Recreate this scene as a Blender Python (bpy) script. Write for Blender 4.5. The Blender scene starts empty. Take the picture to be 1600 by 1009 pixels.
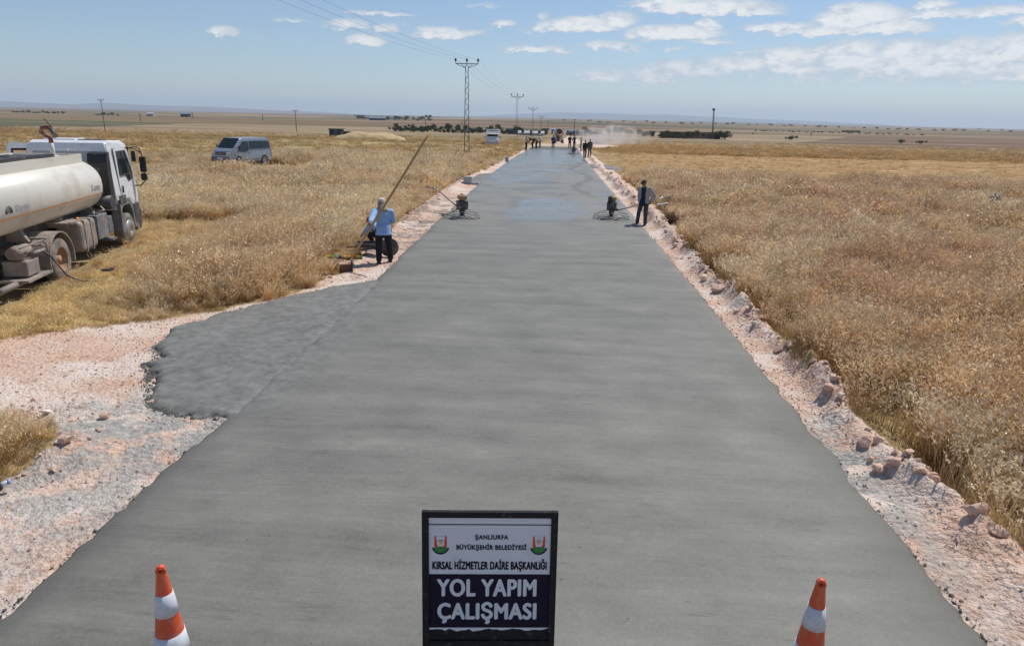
import bpy, bmesh, math, random
import numpy as np
from mathutils import Vector, Matrix, Euler, Quaternion
R = math.radians
random.seed(7)
rng = np.random.default_rng(7)
SC = bpy.context.scene
COL = SC.collection

# ------------------------------------------------------------------ camera
F, CX, CY = 1067.0, 800.0, 504.5            # focal length and centre in photo pixels
PITCH, YAW, ROLL, CAMZ = R(16.67), R(3.3), R(1.25), 3.92
cf = Vector((-math.sin(YAW)*math.cos(PITCH), math.cos(YAW)*math.cos(PITCH), -math.sin(PITCH)))
cr = Vector((math.cos(YAW), math.sin(YAW), 0)); cu_ = cr.cross(cf)
cr2 = cr*math.cos(ROLL) + cu_*math.sin(ROLL); cu2 = cu_*math.cos(ROLL) - cr*math.sin(ROLL)
cam = bpy.data.cameras.new('camera'); camo = bpy.data.objects.new('camera', cam); COL.objects.link(camo)
cam.sensor_width = 36; cam.lens = 24.0; cam.clip_start = 0.1; cam.clip_end = 60000
m = Matrix((( cr2.x, cu2.x, -cf.x), (cr2.y, cu2.y, -cf.y), (cr2.z, cu2.z, -cf.z))).to_4x4()
m.translation = Vector((0, 0, CAMZ)); camo.matrix_world = m
SC.camera = camo
SC.render.engine = 'CYCLES'
SC.cycles.volume_bounces = 1
SC.cycles.max_bounces = 6

def ray(x, y): return cf*F + cr2*(x-CX) - cu2*(y-CY)
def gp(x, y, z=0.0):                          # photo position -> point at height z
    d = ray(x, y); t = (z-CAMZ)/d.z; return (d.x*t, d.y*t)
def atY(x, y, Y):
    d = ray(x, y); t = Y/d.y; return Vector((d.x*t, Y, CAMZ+d.z*t))
def X_at(px, Y, z):                           # world x seen at photo column px for a point (?, Y, z)
    a, b = -Y*2, Y*2
    for _ in range(50):
        c = (a+b)/2; p = Vector((c, Y, z-CAMZ)); q = CX + F*p.dot(cr2)/p.dot(cf)
        if q < px: a = c
        else: b = c
    return (a+b)/2

# ------------------------------------------------------------------ sun, sky, exposure
SUN_EL, SUN_AZ = R(58), R(38)                 # azimuth measured from +Y towards +X
sv = Vector((math.sin(SUN_AZ)*math.cos(SUN_EL), math.cos(SUN_AZ)*math.cos(SUN_EL), math.sin(SUN_EL)))
sl = bpy.data.lights.new('sun', 'SUN'); sl.energy = 4.0; sl.angle = R(0.53); sl.color = (1.0, 0.95, 0.88)
so = bpy.data.objects.new('sun', sl); COL.objects.link(so); so.rotation_euler = sv.to_track_quat('Z', 'Y').to_euler()
so.location = (0, 0, 60)
SC.view_settings.view_transform = 'Standard'; SC.view_settings.look = 'None'
SC.view_settings.exposure = 0.0; SC.view_settings.gamma = 1.0

class NT:                                     # tiny helper to wire shader nodes
    def __init__(s, nt): s.nt = nt; s.nt.nodes.clear()
    def n(s, t, **kw):
        nd = s.nt.nodes.new(t)
        for k, v in kw.items():
            if k in ('inp',):
                for a, b in v.items(): s.set(nd, a, b)
            else: setattr(nd, k, v)
        return nd
    def set(s, nd, a, b):
        sock = nd.inputs[a]
        if isinstance(b, bpy.types.NodeSocket): s.nt.links.new(b, sock)
        elif isinstance(b, bpy.types.Node): s.nt.links.new(b.outputs[0], sock)
        else:
            if isinstance(b, tuple) and len(b) == 3 and sock.type == 'RGBA': b = b+(1,)
            sock.default_value = b
    def math(s, op, a, b=0.0, c=None, clamp=False):
        nd = s.nt.nodes.new('ShaderNodeMath'); nd.operation = op; nd.use_clamp = clamp
        s.set(nd, 0, a); s.set(nd, 1, b)
        if c is not None: s.set(nd, 2, c)
        return nd.outputs[0]
    def mix(s, f, a, b, blend='MIX'):
        nd = s.nt.nodes.new('ShaderNodeMix'); nd.data_type = 'RGBA'; nd.blend_type = blend
        s.set(nd, 0, f); s.set(nd, 6, a); s.set(nd, 7, b); return nd.outputs[2]
    def ramp(s, f, stops, interp='LINEAR'):
        nd = s.nt.nodes.new('ShaderNodeValToRGB'); nd.color_ramp.interpolation = interp
        el = nd.color_ramp.elements
        while len(el) < len(stops): el.new(0.5)
        for e, (p, c) in zip(el, stops):
            e.position = p; e.color = (c+(1,)) if isinstance(c, tuple) else (c, c, c, 1)
        s.set(nd, 0, f); return nd.outputs[0]
    def noise(s, vec, scale, detail=4, rough=0.55, dist=0.0):
        nd = s.nt.nodes.new('ShaderNodeTexNoise'); s.set(nd, 'Vector', vec)
        s.set(nd, 'Scale', scale); s.set(nd, 'Detail', detail); s.set(nd, 'Roughness', rough); s.set(nd, 'Distortion', dist)
        return nd.outputs[0]
    def mapv(s, vec, scale=(1, 1, 1), rot=(0, 0, 0), loc=(0, 0, 0)):
        nd = s.nt.nodes.new('ShaderNodeMapping'); s.set(nd, 0, vec); s.set(nd, 1, loc); s.set(nd, 2, rot); s.set(nd, 3, scale)
        return nd.outputs[0]
    def step(s, v, a, b):                     # smooth 0..1 between a and b
        nd = s.nt.nodes.new('ShaderNodeMapRange'); nd.interpolation_type = 'SMOOTHSTEP'
        s.set(nd, 0, v); s.set(nd, 1, a); s.set(nd, 2, b); return nd.outputs[0]

w = bpy.data.worlds.new('World'); SC.world = w; w.use_nodes = True
N = NT(w.node_tree)
sky = N.n('ShaderNodeTexSky', sky_type='NISHITA', sun_disc=False, sun_elevation=SUN_EL, sun_rotation=SUN_AZ,
          altitude=500, air_density=1.0, dust_density=0.4, ozone_density=2.2)
tc = N.n('ShaderNodeTexCoord').outputs['Generated']
sep = N.n('ShaderNodeSeparateXYZ', inp={0: tc})
az = N.math('ARCTAN2', sep.outputs[0], sep.outputs[1])
el = N.math('ARCSINE', sep.outputs[2])
def azel(px, py):
    d = ray(px, py).normalized(); return math.atan2(d.x, d.y), math.asin(d.z)
# cumulus rafts: photo x, y, half width, half height, strength
BLOBS = [(350,48,26,9,.75),(404,58,22,5,.3),(455,33,34,4,.5),(458,62,20,4,.25),(545,38,38,10,.8),(605,45,22,8,.7),(595,20,60,5,.6),(572,62,36,9,.85),
 (630,37,14,4,.3),(690,50,48,12,.95),(740,50,25,7,.5),(785,38,22,7,.75),(755,9,34,4,.4),(820,48,12,6,.3),(848,24,7,8,.5),
 (838,77,62,7,.8),(905,38,70,14,1.),(965,30,32,16,.8),(828,50,10,5,.4),(1055,50,80,13,.95),(1107,38,22,11,1.),(955,70,50,9,.7),(985,77,24,5,.5),(1055,77,26,4,.5),(1110,64,44,5,.6),
 (1110,10,110,14,.9),(1040,2,60,8,.8),(1180,17,50,8,.7),(1165,82,34,4,.6),(1220,41,60,8,.75),(1345,26,75,19,1.),(1330,14,40,12,.8),(1390,42,70,13,.9),(1300,48,110,8,.8),
 (1470,20,60,7,.8),(1560,18,60,9,.8),(1458,6,30,9,.9),(1595,36,26,9,.9),
 (870,122,26,8,.4),(945,116,60,14,.6),(1010,120,70,14,.6),(1070,106,90,16,.65),(1150,100,90,16,.7),(1230,90,60,22,.85),(1240,100,100,24,.7),(1330,85,90,26,.8),(1335,72,30,12,.8),
 (1420,95,120,30,.85),(1415,74,60,13,.8),(1510,85,80,28,.8),(1590,78,70,26,.9),(1580,100,110,30,.7),(1300,115,180,16,.45),(1500,118,160,16,.5),(1060,122,150,9,.3)]
tot = None
# two scales of billow, displacing the position at which the rafts are looked up
vaz = N.n('ShaderNodeCombineXYZ', inp={0: az, 1: N.math('MULTIPLY', el, 1.9), 2: 0.0}).outputs[0]
n1 = N.noise(vaz, 46.0, 8, 0.62); n2 = N.noise(N.mapv(vaz, loc=(3.1, 7.7, 1)), 17.0, 5, 0.55)
wx = N.math('MULTIPLY_ADD', N.math('SUBTRACT', n1, 0.5), 0.05, az)
wy = N.math('MULTIPLY_ADD', N.math('SUBTRACT', n2, 0.5), 0.014, N.math('MULTIPLY_ADD', N.math('SUBTRACT', n1, 0.5), 0.018, el))
for (bx, by, bw, bh, bs) in BLOBS:
    a0, e0 = azel(bx, by+bh*0.35)
    ca = 1067/math.cos(a0)**2
    ka, ke = ca/bw/1.15, 1100/bh/1.35
    dx = N.math('MULTIPLY', N.math('SUBTRACT', wx, a0), ka)
    dy = N.math('MULTIPLY', N.math('SUBTRACT', wy, e0), ke)
    dyb = N.math('MAXIMUM', dy, N.math('MULTIPLY', dy, -2.0))   # flatter undersides
    d2 = N.math('MULTIPLY_ADD', dx, dx, N.math('MULTIPLY', dyb, dyb))
    v = N.math('MULTIPLY', N.math('SUBTRACT', 1.0, d2, clamp=True), bs)
    tot = v if tot is None else N.math('MAXIMUM', tot, v)
cl = N.math('MULTIPLY', tot, N.math('MULTIPLY_ADD', n1, 1.7, 0.02, clamp=True))
mask = N.math('MULTIPLY', N.step(cl, 0.02, 0.52), 0.9)
shade = N.ramp(N.math('ADD', N.math('MULTIPLY', cl, 0.9), N.math('MULTIPLY', N.math('SUBTRACT', n1, 0.5), 0.9)),
               [(0.1, (0.52, 0.62, 0.72)), (0.35, (0.68, 0.74, 0.80)), (0.7, (0.97, 0.97, 0.97))])
skc = N.n('ShaderNodeHueSaturation', inp={'Color': N.mix(1.0, sky.outputs[0], (0.88, 0.93, 1.0), 'MULTIPLY'), 'Saturation': .98, 'Value': .96}).outputs[0]
bg1 = N.n('ShaderNodeBackground', inp={0: skc, 1: 0.105})
bg2 = N.n('ShaderNodeBackground', inp={0: shade, 1: 0.95})
mx = N.n('ShaderNodeMixShader', inp={0: mask, 1: bg1, 2: bg2})
N.n('ShaderNodeOutputWorld', inp={0: mx})

# ------------------------------------------------------------------ object helpers
def tag(o, label=None, cat=None, group=None, kind=None):
    if label: o['label'] = label
    if cat: o['category'] = cat
    if group: o['group'] = group
    if kind: o['kind'] = kind
    return o
def empty(name, loc=(0, 0, 0), rz=0.0, label=None, cat=None, group=None):
    o = bpy.data.objects.new(name, None); o.empty_display_size = 0.3; COL.objects.link(o)
    o.location = loc; o.rotation_euler = (0, 0, rz); return tag(o, label, cat, group)
def link_mesh(name, me, mat, parent=None, smooth=None):
    o = bpy.data.objects.new(name, me); COL.objects.link(o)
    if mat is not None and not me.materials:
        for mm in (mat if isinstance(mat, (list, tuple)) else [mat]): me.materials.append(mm)
    if parent: o.parent = parent
    return o
def copy_tree(o, parent=None):
    c = o.copy(); COL.objects.link(c)
    if parent: c.parent = parent
    for ch in list(o.children): copy_tree(ch, c)
    return c
def npmesh(name, V, Fc, smooth=False):
    me = bpy.data.meshes.new(name)
    V = np.asarray(V, np.float32); Fc = np.asarray(Fc, np.int32)
    me.vertices.add(len(V)); me.vertices.foreach_set('co', V.ravel())
    k = Fc.shape[1]
    me.loops.add(Fc.size); me.loops.foreach_set('vertex_index', Fc.ravel())
    me.polygons.add(len(Fc)); me.polygons.foreach_set('loop_start', np.arange(0, Fc.size, k, dtype=np.int32))
    me.polygons.foreach_set('loop_total', np.full(len(Fc), k, np.int32))
    me.update(calc_edges=True); me.validate()
    if smooth: me.polygons.foreach_set('use_smooth', np.ones(len(me.polygons), bool))
    return me

class MB:                                     # collects shapes into ONE mesh
    def __init__(s): s.bm = bmesh.new(); s.M = Matrix.Identity(4)
    def _x(s, vs, M=None, smooth=False, mi=0):
        T = s.M @ M if M is not None else s.M
        bmesh.ops.transform(s.bm, matrix=T, verts=vs)
        fs = set(f for v in vs for f in v.link_faces)
        for f in fs: f.smooth = smooth; f.material_index = mi
        return vs
    def box(s, c, d, rot=None, bev=0.0, mi=0, seg=2):
        vs = bmesh.ops.create_cube(s.bm, size=1.0)['verts']
        bmesh.ops.scale(s.bm, vec=Vector(d), verts=vs)
        if bev > 0:
            es = list(set(e for v in vs for e in v.link_edges))
            r = bmesh.ops.bevel(s.bm, geom=es, offset=bev, segments=seg, affect='EDGES', profile=0.5)
            vs = list(set(v for f in r['faces'] for v in f.verts) | set(v for v in vs if v.is_valid))
            allv = set(vs)
            for v in list(allv):
                for f in v.link_faces: allv.update(f.verts)
            vs = list(allv)
        M = Matrix.Translation(Vector(c))
        if rot is not None: M = M @ Euler(rot).to_matrix().to_4x4()
        s._x(vs, M, smooth=False, mi=mi); return s
    def tube(s, p0, p1, r0, r1=None, seg=10, cap=True, mi=0, smooth=True, sx=1.0):
        r1 = r0 if r1 is None else r1
        p0, p1 = Vector(p0), Vector(p1); d = p1-p0; L = d.length
        if L < 1e-6: return s
        r = bmesh.ops.create_cone(s.bm, cap_ends=cap, cap_tris=False, segments=seg, radius1=max(r0, 1e-4), radius2=max(r1, 1e-4), depth=L)
        q = d.to_track_quat('Z', 'Y').to_matrix().to_4x4()
        s._x(r['verts'], Matrix.Translation((p0+p1)/2) @ q @ Matrix.Diagonal((sx, 1, 1, 1)), smooth, mi)
        if cap:
            for v in r['verts']:
                for f in v.link_faces:
                    if len(f.verts) > 4: f.smooth = False
        return s
    def path(s, pts, r, seg=8, mi=0):
        pts = [Vector(p) for p in pts]
        rs = r if isinstance(r, (list, tuple)) else [r]*len(pts)
        rings = []; prev = None
        for i, p in enumerate(pts):
            t = (pts[min(i+1, len(pts)-1)] - pts[max(i-1, 0)]).normalized()
            a = t.orthogonal().normalized() if prev is None else (prev - t*prev.dot(t)).normalized()
            prev = a; b = t.cross(a)
            rings.append([s.bm.verts.new(s.M @ (p + (a*math.cos(k*2*math.pi/seg)+b*math.sin(k*2*math.pi/seg))*rs[i])) for k in range(seg)])
        for A, B in zip(rings, rings[1:]):
            for k in range(seg):
                f = s.bm.faces.new((A[k], A[(k+1) % seg], B[(k+1) % seg], B[k])); f.smooth = True; f.material_index = mi
        for ring, rev in ((rings[0], True), (rings[-1], False)):
            f = s.bm.faces.new(ring[::-1] if rev else ring); f.material_index = mi
        return s
    def ball(s, c, r, rot=None, u=12, v=8, mi=0):
        r = (r, r, r) if not isinstance(r, (tuple, list)) else r
        g = bmesh.ops.create_uvsphere(s.bm, u_segments=u, v_segments=v, radius=1.0)
        M = Matrix.Translation(Vector(c))
        if rot is not None: M = M @ Euler(rot).to_matrix().to_4x4()
        s._x(g['verts'], M @ Matrix.Diagonal((r[0], r[1], r[2], 1)), True, mi); return s
    def prism(s, poly, axis, a, b, mi=0):     # polygon in the plane of the other two axes, extruded a..b
        def P(u, v, t): return {'x': (t, u, v), 'y': (u, t, v), 'z': (u, v, t)}[axis]
        A = [s.bm.verts.new(s.M @ Vector(P(u, v, a))) for u, v in poly]
        Bv = [s.bm.verts.new(s.M @ Vector(P(u, v, b))) for u, v in poly]
        n = len(poly); fs = [s.bm.faces.new(A[::-1]), s.bm.faces.new(Bv)]
        for i in range(n): fs.append(s.bm.faces.new((A[i], A[(i+1) % n], Bv[(i+1) % n], Bv[i])))
        for f in fs: f.material_index = mi
        return s
    def lathe(s, prof, c=(0, 0, 0), seg=24, axis='z', mi=0, smooth=True):
        rings = []
        for (r, h) in prof:
            ring = []
            for k in range(seg):
                a = 2*math.pi*k/seg; p = Vector((r*math.cos(a), r*math.sin(a), h))
                if axis == 'x': p = Vector((p.z, p.x, p.y))
                if axis == 'y': p = Vector((p.x, p.z, p.y))
                ring.append(s.bm.verts.new(s.M @ (p+Vector(c))))
            rings.append(ring)
        for A, B in zip(rings, rings[1:]):
            for k in range(seg):
                f = s.bm.faces.new((A[k], A[(k+1) % seg], B[(k+1) % seg], B[k])); f.smooth = smooth; f.material_index = mi
        return s
    def quad(s, ps, mi=0):
        f = s.bm.faces.new([s.bm.verts.new(s.M @ Vector(p)) for p in ps]); f.material_index = mi; return s
    def build(s, name, mat, parent=None, recalc=True):
        if recalc: bmesh.ops.recalc_face_normals(s.bm, faces=s.bm.faces)
        me = bpy.data.meshes.new(name); s.bm.to_mesh(me); s.bm.free()
        return link_mesh(name, me, mat, parent)
    def mesh(s, name):
        bmesh.ops.recalc_face_normals(s.bm, faces=s.bm.faces)
        me = bpy.data.meshes.new(name); s.bm.to_mesh(me); s.bm.free(); return me

# ------------------------------------------------------------------ materials
def mat(name, col, rough=0.6, metal=0.0, var=0.12, scale=6.0, dirt=None, dirt_amt=0.0, bump=0.0, bscale=40.0, coat=0.0, spec=0.5, dscale=3.0):
    m_ = bpy.data.materials.new(name); m_.use_nodes = True; n = NT(m_.node_tree)
    geo = n.n('ShaderNodeTexCoord').outputs['Object']
    nz = n.noise(geo, scale, 5, 0.6)
    c = n.mix(nz, tuple(min(1, x*(1-var)) for x in col), tuple(min(1, x*(1+var)) for x in col))
    rr = n.math('MULTIPLY_ADD', nz, 0.15, rough-0.07)
    if dirt is not None:
        dn = n.noise(n.mapv(geo, loc=(5, 2, 9)), dscale, 6, 0.65)
        f = n.step(dn, 0.62-dirt_amt*0.45, 0.75-dirt_amt*0.25)
        c = n.mix(n.math('MULTIPLY', f, min(1.0, 0.4+dirt_amt*0.6)), c, dirt)
    b = n.n('ShaderNodeBsdfPrincipled', inp={'Base Color': c, 'Roughness': rr, 'Metallic': metal, 'Coat Weight': coat, 'Specular IOR Level': spec})
    if bump:
        bn = n.n('ShaderNodeBump', inp={'Strength': bump, 'Distance': 0.01, 'Height': n.noise(geo, bscale, 4)})
        n.set(b, 'Normal', bn.outputs[0])
    n.n('ShaderNodeOutputMaterial', inp={0: b.outputs[0]}); return m_
DUST = (0.42, 0.33, 0.25)
M = dict(
 white=mat('white_paint', (0.74, 0.75, 0.76), 0.35, coat=0.3, dirt=DUST, dirt_amt=0.15),
 cream=mat('cream_paint', (0.70, 0.67, 0.585), 0.38, coat=0.3, dirt=(0.5, 0.42, 0.33), dirt_amt=0.25, dscale=1.2, var=.05),
 greyp=mat('grey_paint', (0.35, 0.37, 0.4), 0.5, dirt=DUST, dirt_amt=0.2),
 midgrey=mat('mid_grey_plastic', (0.16, 0.17, 0.18), 0.6, dirt=DUST, dirt_amt=0.25),
 black=mat('black_plastic', (0.02, 0.021, 0.024), 0.5, dirt=DUST, dirt_amt=0.1),
 dkgrey=mat('dark_steel', (0.06, 0.062, 0.065), 0.5, dirt=DUST, dirt_amt=0.3),
 dusty=mat('dusty_metal', (0.24, 0.21, 0.19), 0.65, dirt=(0.42, 0.34, 0.27), dirt_amt=0.5, bump=.2),
 steel=mat('steel', (0.45, 0.45, 0.44), 0.4, metal=0.7, dirt=DUST, dirt_amt=0.4),
 galv=mat('galvanised_steel', (0.10, 0.115, 0.13), 0.6, metal=0.2),
 rubber=mat('rubber', (0.035, 0.034, 0.033), 0.85, dirt=(0.3, 0.25, 0.2), dirt_amt=0.5, bump=.3),
 dusttyre=mat('dusty_rubber', (0.14, 0.125, 0.11), 0.9, dirt=(0.33, 0.28, 0.23), dirt_amt=0.5, bump=.3),
 rust=mat('rusty_rim', (0.36, 0.2, 0.1), 0.8, dirt=(0.45, 0.33, 0.22), dirt_amt=0.4),
 orange=mat('orange_stripe', (0.70, 0.30, 0.07), 0.45),
 red=mat('red_paint', (0.20, 0.05, 0.045), 0.5, dirt=DUST, dirt_amt=0.3),
 silver=mat('silver_paint', (0.29, 0.32, 0.37), 0.3, metal=0.35, coat=0.4, dirt=DUST, dirt_amt=0.12),
 glass=mat('dark_glass', (0.015, 0.025, 0.028), 0.08, var=0.3),
 lamp=mat('lamp_lens', (0.5, 0.52, 0.55), 0.15, coat=0.6),
 amber=mat('amber_lens', (0.9, 0.35, 0.03), 0.3),
 wood=mat('wood_pole', (0.50, 0.30, 0.12), 0.65, scale=14, bump=.2),
 brownwood=mat('brown_formwork', (0.16, 0.075, 0.04), 0.8, bump=.3),
 skin=mat('skin', (0.28, 0.15, 0.09), 0.55),
 hair=mat('hair', (0.015, 0.012, 0.01), 0.7),
 eye=mat('eye', (0.03, 0.02, 0.015), 0.2),
 shirtblue=mat('light_blue_cotton', (0.30, 0.46, 0.72), 0.85, var=.12, bump=.7, bscale=14),
 blackcloth=mat('black_cloth', (0.012, 0.012, 0.016), 0.9, bump=.4, bscale=18),
 navy=mat('navy_cloth', (0.012, 0.022, 0.06), 0.9, bump=.4, bscale=18),
 greycloth=mat('light_grey_cloth', (0.36, 0.35, 0.33), 0.9, bump=.6, bscale=16),
 darkgreycloth=mat('charcoal_cloth', (0.05, 0.05, 0.055), 0.9, bump=.4, bscale=18),
 olivecloth=mat('olive_cloth', (0.07, 0.07, 0.05), 0.9, bump=.4, bscale=18),
 browncloth=mat('brown_cloth', (0.09, 0.045, 0.03), 0.9, bump=.4, bscale=18),
 whitecloth=mat('white_cloth', (0.7, 0.68, 0.66), 0.9, bump=.5, bscale=18),
 bluecloth=mat('mid_blue_cloth', (0.05, 0.09, 0.22), 0.9, bump=.5, bscale=18),
 beigecloth=mat('beige_cloth', (0.33, 0.27, 0.21), 0.9, bump=.5, bscale=18),
 conered=mat('cone_orange_plastic', (0.72, 0.085, 0.02), 0.42, var=.06, coat=.1, dirt=(0.50, 0.24, 0.17), dirt_amt=0.4, scale=12, dscale=16),
 conewhite=mat('reflective_white', (0.66, 0.68, 0.72), 0.45, var=.07, scale=20, dirt=(0.45, 0.44, 0.43), dirt_amt=0.3, dscale=22),
 signwhite=mat('banner_white', (0.66, 0.70, 0.76), 0.5, var=.05, dirt=(0.45, 0.47, 0.5), dirt_amt=0.1),
 signink=mat('banner_ink', (0.008, 0.005, 0.022), 0.7, var=.2, spec=.25),
 signframe=mat('black_frame_steel', (0.008, 0.009, 0.012), 0.6, spec=.3, dirt=(0.12, 0.12, 0.12), dirt_amt=0.15, dscale=18),
 emred=mat('emblem_red', (0.65, 0.05, 0.02), 0.5), emgreen=mat('emblem_green', (0.02, 0.2, 0.04), 0.5), emorange=mat('emblem_orange', (0.8, 0.3, 0.08), 0.5),
 insul=mat('insulator', (0.03, 0.03, 0.045), 0.35),
 wire=mat('wire', (0.12, 0.13, 0.15), 0.6),
 timberpole=mat('weathered_pole', (0.13, 0.10, 0.08), 0.85),
 trunk=mat('bark', (0.11, 0.075, 0.05), 0.9),
 plaster=mat('plaster_wall', (0.45, 0.40, 0.34), 0.9), roofw=mat('white_sheet_roof', (0.40, 0.42, 0.45), 0.7), wallbrown=mat('mud_wall', (0.28, 0.17, 0.12), 0.95),
 roofblue=mat('blue_grey_roof', (0.18, 0.24, 0.32), 0.6), darkwall=mat('dark_barn_wall', (0.035, 0.04, 0.045), 0.85),
 teal=mat('dark_green_glass', (0.03, 0.06, 0.06), 0.2, coat=.5), 
)
for k, c in dict(b_yellow=(0.8, .62, .05), b_red=(.7, .07, .04), b_green=(.04, .5, .09), b_blue=(.05, .17, .5), b_orange=(.8, .27, .04)).items(): M[k] = mat(k+'_bristle', c, .6)

# ------------------------------------------------------------------ numpy noise
def _h(ix, iy, s):
    n = (ix*374761393 + iy*668265263 + s*982451653) & 0xffffffff
    n = ((n ^ (n >> 13))*1274126177) & 0xffffffff
    return ((n ^ (n >> 16)) & 0xffff)/65535.0
def vn(x, y, s=0):
    x = np.asarray(x, float); y = np.asarray(y, float)
    ix = np.floor(x).astype(np.int64); iy = np.floor(y).astype(np.int64); fx = x-ix; fy = y-iy
    fx = fx*fx*(3-2*fx); fy = fy*fy*(3-2*fy)
    return (_h(ix, iy, s)*(1-fx)+_h(ix+1, iy, s)*fx)*(1-fy) + (_h(ix, iy+1, s)*(1-fx)+_h(ix+1, iy+1, s)*fx)*fy
def fbm(x, y, o=4, s=0):
    a, t, r = 0.5, 0.0, 0.0
    for i in range(o): r = r+a*vn(x*2**i, y*2**i, s+i*17); t += a; a *= .5
    return r/t
def sst(v, a, b):
    t = np.clip((v-a)/(b-a), 0, 1); return t*t*(3-2*t)
def inpoly(x, y, P):
    r = np.zeros(np.shape(x), bool); n = len(P)
    for i in range(n):
        x0, y0 = P[i]; x1, y1 = P[(i+1) % n]
        if y0 == y1: continue
        c = ((y0 > y) != (y1 > y)) & (x < (x1-x0)*(y-y0)/(y1-y0)+x0); r ^= c
    return r
def pdist(x, y, P):
    d = np.full(np.shape(x), 1e9); n = len(P)
    for i in range(n):
        x0, y0 = P[i]; x1, y1 = P[(i+1) % n]; dx, dy = x1-x0, y1-y0; L = dx*dx+dy*dy+1e-12
        t = np.clip(((x-x0)*dx+(y-y0)*dy)/L, 0, 1); d = np.minimum(d, np.hypot(x-x0-t*dx, y-y0-t*dy))
    return d

# ------------------------------------------------------------------ layout of the place
ROAD_END = 92.0
ZS = 0.12                                     # top of the slab
def edgeL(Y): return np.interp(Y, [0, 15, 18, 27, 45, 66, 92, 104], [-4.2, -4.2, -4.3, -4.45, -4.65, -4.45, -3.7, -3.5])
def edgeR(Y): return np.interp(Y, [0, 12, 27, 47, 75, 104], [3.5, 3.48, 3.4, 3.15, 2.98, 2.9])
GRASS_L = [(-6.67, 13.0), (-7.68, 12.45), (-8.3, 11.9), (-8.71, 11.75), (-9.28, 11.2), (-9.7, 10.8), (-12, 10.4), (-40, 10.0), (-9000, 10), (-9000, 20000),
           (5, 20000), (5, 300), (0, 200), (-3.9, 135), (-3.9, 100), (-4.3, 90), (-5.3, 55), (-6.2, 41), (-6.15, 35.6), (-5.9, 25.5), (-5.6, 20.2), (-5.45, 17.9), (-5.4, 16.4), (-5.7, 14.4)]
GRASS_L2 = [(-40, 7.4), (-9, 7.7), (-7.0, 7.8), (-6.6, 7.6), (-6.0, 7.2), (-5.72, 6.9), (-5.6, 6.5), (-5.75, 6.2), (-6.0, 5.7), (-6.6, 4.6), (-7.5, -50), (-40, -50)]
GRASS_R = [(4.7, -50), (4.5, 5.0), (4.35, 6.4), (4.22, 7.5), (4.16, 9.2), (4.16, 11.2), (4.18, 14), (4.2, 17.5), (4.22, 21.5), (4.8, 27.7), (4.85, 44), (4.25, 75), (4.0, 96), (400, 96), (400, -50)]
GRASS_R2 = [(4.6, 100), (9, 106), (14, 130), (40, 152), (75, 165), (75, 171), (38, 170), (14, 165), (8, 230), (5, 300), (5, 20000), (9000, 20000), (9000, 95), (4.3, 95)]
APRON = [(-3.45, 7.7), (-4.26, 7.98), (-5.01, 8.0), (-5.35, 8.2), (-5.55, 8.5), (-5.95, 9.1), (-6.05, 9.4), (-6.42, 9.75), (-6.3, 10.1), (-6.72, 10.6), (-6.75, 11.0), (-6.9, 11.6),
         (-6.7, 12.2), (-6.5, 12.78), (-6.0, 13.5), (-5.35, 14.6), (-4.9, 15.3), (-4.2, 15.9), (-3.7, 15.4), (-3.6, 13), (-3.5, 10)]
def is_grass(x, y, jit=0.25):
    xx = x + (fbm(x*1.7, y*1.7, 3, 5)-.5)*jit*2.2; yy = y + (fbm(x*1.7+40, y*1.7, 3, 9)-.5)*jit*2.2
    return inpoly(xx, yy, GRASS_L) | inpoly(xx, yy, GRASS_L2) | inpoly(xx, yy, GRASS_R) | inpoly(xx, yy, GRASS_R2)
def base_z(x, y):
    z = -2.6*sst(y, 98, 215)
    z = z + (fbm(x/420.+9, y/330., 3, 3)-.5)*12*sst(np.hypot(x, y), 260, 1500)
    z = z + (fbm(x/2600.+3, y/1500., 3, 31)-.42)*34*sst(y, 1800, 5500)
    z = z + (fbm(x/9.+3, y/9., 3, 21)-.5)*0.25*sst(abs(x+0.4), 6, 14)*sst(y, 8, 16)
    return z
def ground_z(x, y):
    x = np.asarray(x, float); y = np.asarray(y, float)
    z = base_z(x, y)
    near = 1-sst(y, 110, 150)
    inner = (x > -6.4) & (x < 4.9)
    g = fbm(x*3.1, y*3.1, 4, 13)-.5; g2 = fbm(x*9, y*9, 3, 57)-.5
    bed = 0.065 + g*0.05 + g2*0.03
    # rubble windrow left along the right shoulder and, lower, along the left one
    er = x-edgeR(y); berm = np.exp(-((er-0.66-0.10*np.sin(y*1.3))/0.22)**2)*(0.17+0.34*np.maximum(fbm(x*2.2, y*2.2, 4, 71)-.42, 0)*2)
    elf = edgeL(y)-x; berm2 = np.exp(-((elf-1.1)/0.35)**2)*0.12*sst(y, 15.5, 19)*fbm(x*2, y*2, 3, 72)*2
    zin = bed + berm + berm2
    wgt = (1-sst(x, 4.55, 5.0))*sst(x, -7.2, -6.0)
    zz = z + near*zin*wgt
    pile = 0.22*np.exp(-(((x+5.7)/0.5)**2+((y-7.1)/0.55)**2)) + 0.12*np.exp(-(((x+6.6)/0.9)**2+((y-8.0)/0.3)**2))
    zz = zz + pile*(0.5+fbm(x*4, y*4, 3, 91)) + near*(1-wgt)*(g*0.05+g2*.02)*(~is_grass(x, y, 0)).astype(float)
    # pit by the formwork box
    zz = zz - 0.35*np.exp(-(((x+5.9)/0.5)**2+((y-17.2)/0.5)**2))
    return zz
def gz(x, y): return float(ground_z(np.array([x]), np.array([y]))[0])

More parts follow.
